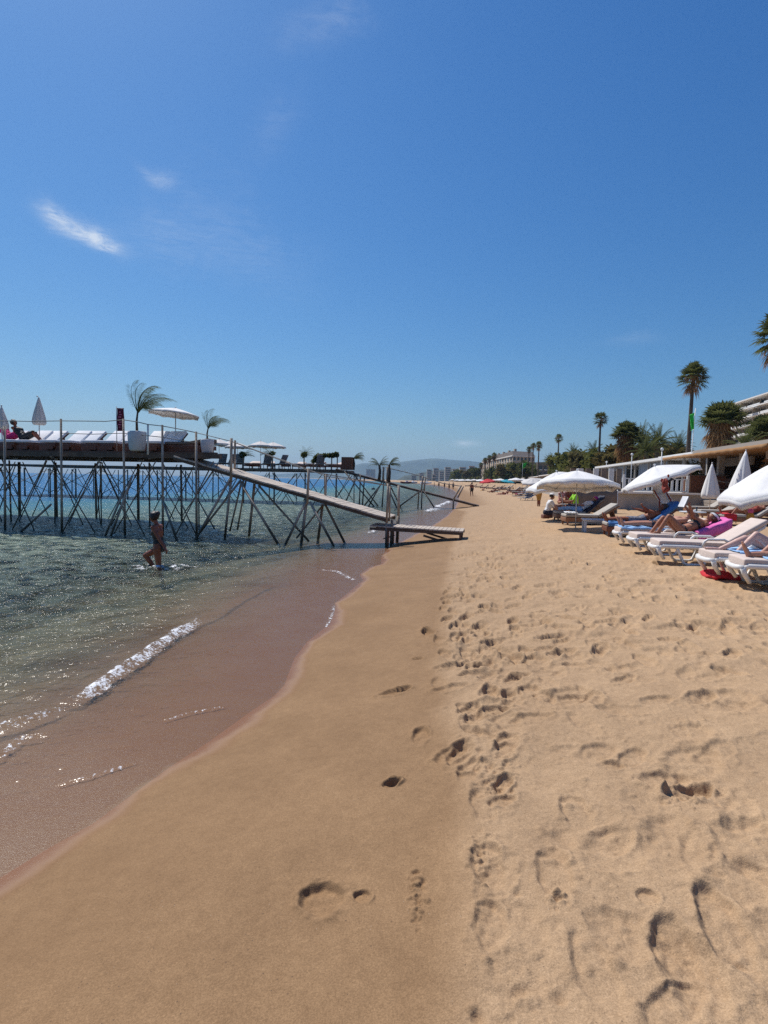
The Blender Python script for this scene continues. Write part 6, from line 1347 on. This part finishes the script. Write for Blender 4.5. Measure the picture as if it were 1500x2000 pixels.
for px, py, rz, m_, lab in ((1016, 969, .9, 'navy', 'sunbather on a navy mat near the folded loungers'), (971, 960, -.3, 'turq', 'sunbather on a turquoise mat below the red canopy'), (1002, 962, 2.2, 'red', 'sunbather on a red mat behind the reddish one'), (944, 958, 1.3, 'ochre', 'sunbather on an ochre mat at the seaward side of the red canopy'), (1024, 965, .2, 'magenta', 'sunbather on a magenta mat by the folded loungers')):
    p = G(px, py); o = dup(ly, p, rz, lab, 'sunbathers down the beach'); mb = MB(); mb.sheet([[(-1.1+1.9*i/8, -.5+j/6, .02+.02*math.sin(i+j)) for j in range(7)] for i in range(9)], .015)
    o2 = mb.build('beach_mat', M[m_], None, True); o2.location = p; o2.rotation_euler.z = rz; tag(o2, lab.split(' on a ')[-1].split(' near ')[0].split(' below ')[0].split(' mat')[0]+' mat under a sunbather far down the beach', 'mat')
ly['group'] = 'sunbathers down the beach'
# folded lounge stack on the sand left of the crouching man
root = thing('sunbed_stack', 'folded grey and white sling loungers piled on the sand near the crouching man', 'loungers', G(1031, 977), .5)
for i in range(4):
    mb = MB(); mb.sheet([[(-.9+1.5*a_/6, -.3+.6*b_/4, .22+.17*i+.5*max(0, a_/6-.5)) for b_ in range(5)] for a_ in range(7)], .03); mb.build('sling', M['stripe'] if i % 2 else M['shirt'], root, True)
    mb = MB(); mb.tube([(-.9, -.3, .19+.17*i), (.0, -.3, .19+.17*i), (.6, -.3, .62+.17*i)], .025, 6); mb.tube([(-.9, .3, .19+.17*i), (.0, .3, .19+.17*i), (.6, .3, .62+.17*i)], .025, 6); mb.build('frame', M['metal'], root, True)
mb = MB()
for x in (-.6, .2):
    for y in (-.28, .28): mb.tube([(x, y, 0), (x+.1, y, .2)], .025, 6)
mb.build('legs', M['metal'], root, True)
# small boats drawn up by the far shore
def boat(label, px, py, m):
    p = at(px, py, 0); root = thing('rowing_boat', label, 'boat', p, .4, 'small boats by the far shore'); mb = MB(); n = 10; vs = []; fs = []
    for i in range(n+1):
        f = i/n; w_ = 1.3*math.sin(math.pi*min(f*.85+.12, 1))**.7; k = 6
        for j in range(k+1): a_ = math.pi*(j/k); vs.append((-3.4+6.8*f, w_*math.cos(a_), .95+.3*(f-.5)**2*4-.95*math.sin(a_)**.6))
    fs = [(i*7+j, i*7+j+1, (i+1)*7+j+1, (i+1)*7+j) for i in range(n) for j in range(6)]; mb.add(vs, fs); me = evaluated(mb.mesh('hull', True), [('SOLIDIFY', dict(thickness=.08))]); link('hull', me, root, M[m])
    mb = MB(); mb.box((.4, 0, 1.2), (1.6, 1.3, .9), None, 0, .8); mb.build('cabin', M['shirt'], root); return root
boat('small reddish boat floating off the far beach', 793, 944.5, 'rust'); boat('small white boat off the far beach, just landward of the reddish one', 806, 944.0, 'shirt'); boat('white boat resting near the far bathers', 832, 945.6, 'shirt')
p = at(729, 956); root = thing('buoy', 'small dark buoy with a mast floating between the two gangways', 'buoy', p); mb = MB(); mb.lathe([(.1, -.3), (.36, -.05), (.40, .15), (.25, .32), (.05, .36)], 14); mb.build('float', M['navy'], root, True); mb = MB(); mb.tube([(0, 0, .34), (.1, 0, .8)], .03, 6); mb.build('mast', M['navy'], root, True)
# ================================================================ things on the second pier
def onp2(px, back): p = fq(px, 905, back); p.z = DZ2; return p
GC = 'deck chairs along the second pier'; ch0 = None
for i, (px, bk, lab) in enumerate(((431, 1.0, 'grey deck chair at the seaward end of the visible row, beside the small palm pot'), (447, 1.2, 'grey deck chair behind the second gangway pole of the near pier'), (468, 1.0, 'grey deck chair left of the dark small palm'), (519, 1.0, 'grey deck chair under the paired white parasols'), (545, 1.3, 'reddish grey deck chair just landward of the paired parasols'), (622, 1.0, 'grey deck chair beneath the leafy frame'))):
    if ch0 is None:
        ch0 = thing('deck_chair', lab, 'deck chair', onp2(px, bk), 2.2, GC); mb = MB(); mb.box((0, 0, .36), (.9, .62, .06), Euler((0, .12, 0)).to_matrix()); soft(mb, 'seat', M['greycush'], ch0, .02); mb = MB(); mb.box((-.52, 0, .72), (.07, .62, .85), Euler((0, -.5, 0)).to_matrix()); soft(mb, 'backrest', M['stripe'], ch0, .02)
        for x in (-.35, .35):
            for y in (-.28, .28): mb = MB(); mb.tube([(x, y, 0), (x*.8, y, .36)], .025, 6); mb.build('leg', M['metal'], ch0, True)
    else: dup(ch0, onp2(px, bk), 2.2+.35*math.sin(i*2), lab)
sb0 = wood_bed('low pale sunbed on the second pier below the paired parasols', 'sunbeds on the second pier', fabm='cream', boxy=False, back=R(14)); sb0.location = onp2(500, 2.2); sb0.rotation_euler.z = ang+.4
for i, (px, bk, lab) in enumerate(((480, 2.4, 'low pale sunbed seaward of the paired parasols'), (530, 2.0, 'low pale sunbed landward of the paired parasols'), (560, 1.4, 'low pale sunbed in the open middle of the second pier'), (578, 2.0, 'low pale sunbed beside the dark bent plant'), (600, 1.2, 'low pale sunbed landward of the dark bent plant'), (640, 1.3, 'low pale sunbed beside the brown cabinet'))): dup(sb0, onp2(px, bk), ang+.5*math.sin(i), lab)
GP2 = 'white parasols on the second pier'
po = parasol('parasol', 'left one of the paired parasols standing together on the second pier', 2.0, 1.05, fab='offwhite', group=GP2, flap=.12, rise=.34); po.location = onp2(509, 1.2)
z_ = (fq(509, 861, 1.2).z-DZ2)/2.03; po.scale = (1, 1, z_)
for i, (px, py, bk, lab) in enumerate(((533, 863, 1.8, 'right one of the paired parasols, slightly lower'), (428, 857, 1.5, 'parasol at the seaward end of the second pier, half behind the small potted palm'), (452, 860, 2.0, 'parasol behind the tall gangway pole of the near pier'), (464, 864, 1.2, 'lowest parasol of the seaward cluster on the second pier'))):
    o = dup(po, onp2(px, bk), i, lab); o.scale = (1, 1, (fq(px, py, bk).z-DZ2)/2.03)
for i, (px, py, lab) in enumerate(((474, 885, 'small dark bent plant on a stem, landward of the seaward parasols'), (531, 883, 'small dark bent plant beside the paired parasols'), (594, 885, 'dark lumpy bent plant in the open middle of the second pier'))):
    p = onp2(px, .5); root = thing('bent_plant', lab, 'plant', p, i, 'bent plants on the second pier'); h = fq(px, py, .5).z-DZ2; mb = MB(); mb.tube([(0, 0, 0), (.05, 0, h*.6), (-.03, 0, h*.9)], [.06, .05, .04], 7); mb.build('stem', M['darkpole'], root, True); mb = MB(); r_ = random.Random(i)
    for k in range(9): feather(mb, (0, 0, h*.82), r_.uniform(-.9, .9)+(0 if i < 1 else 3.1), R(r_.uniform(10, 60)), .95, r_, Vector((.4, 0, -.1)), 12, .02, .3, 1.2)
    leaf_cloud(mb, (0, 0, h*.9), (.25, .25, .22), 60, .14, i); mb.build('fronds', M['frond'], root)
root = thing('leafy_frame', 'open frame of thin posts with a drooping leafy garland across its top', 'frame'); pts = []
for px, py in ((612, 900), (620, 889), (648, 888), (659, 886)):
    p = fq(px, py, .6); b_ = Vector((p.x, p.y, DZ2)); mb = MB(); mb.tube([b_, p], .045, 6); mb.build('post', M['darkpole'], root, True); pts.append(p)
mb = MB(); mb.tube(pts, .04, 6); r_ = random.Random(3)
for i in range(46):
    t_ = r_.random()*3; k = int(t_); p = pts[k].lerp(pts[k+1], t_-k); leaf_cloud(mb, p-Vector((0, 0, .06)), (.16, .12, .16), 12, .16, i)
mb.build('garland', M['frond'], root)
p = onp2(679, .7); root = thing('cabinet', 'brown slatted cabinet at the landward end of the second pier', 'cabinet', p, ang); hC = fq(680, 893, .7).z-DZ2; mb = MB(); mb.box((0, 0, hC/2), (.7, .8, hC))
for i in range(9): mb.box((-.36, 0, hC*(i+.5)/9), (.03, .78, hC/9*.7))
mb.build('body', M['teak'], root)
for i, (px, py, bk, lab, hx_) in enumerate(((690, 893, .9, 'windswept palm leaning out from behind the brown cabinet', 0), (741, 905, .1, 'left palm of the pair on the second gangway, its head blown seaward and back', -1), (760, 903, .4, 'right palm of the pair on the second gangway, fronds blown toward the sand', 1))):
    a_ = fq(px, py, bk); zb_ = DZ2 if i == 0 else GA2.lerp(GB2, (px-655)/280).z; root = thing('bent_palm', lab, 'palm', (a_.x, a_.y, zb_), 0, 'windswept palms at the second pier landing'); h = a_.z-zb_; mb = MB(); mb.tube([(0, 0, 0), (.06, 0, h*.5), (0, 0, h*.88)], [.12, .10, .08], 8); mb.build('trunk', M['trunk'], root, True); mb = MB(); r_ = random.Random(i+50)
    for k in range(15):
        az_ = r_.uniform(-.7, .7)+(math.pi if (hx_ < 0 and k % 2) else 0); feather(mb, (0, 0, h*.86), az_, R(r_.uniform(15, 70)), .92, r_, Vector((.35 if hx_ >= 0 else -.3, 0, -.12)), 14, .022, .26, 1.3)
    mb.build('fronds', M['frond'], root)
# ---------------------------------------------------------------- the air
hz = MB(); hz.box((0, 0, 145), (14800, 14800, 310)); hzo = hz.build('haze', None); hzo['kind'] = 'stuff'
m = bpy.data.materials.new('haze_air'); m.use_nodes = True; t = m.node_tree; t.nodes.remove(t.nodes['Principled BSDF'])
pv = t.nodes.new('ShaderNodeVolumePrincipled'); pv.inputs['Color'].default_value = (.38, .68, 1, 1); pv.inputs['Density'].default_value = 1.05e-4; pv.inputs['Anisotropy'].default_value = .2
t.links.new(pv.outputs[0], t.nodes['Material Output'].inputs['Volume']); hzo.data.materials.append(m)
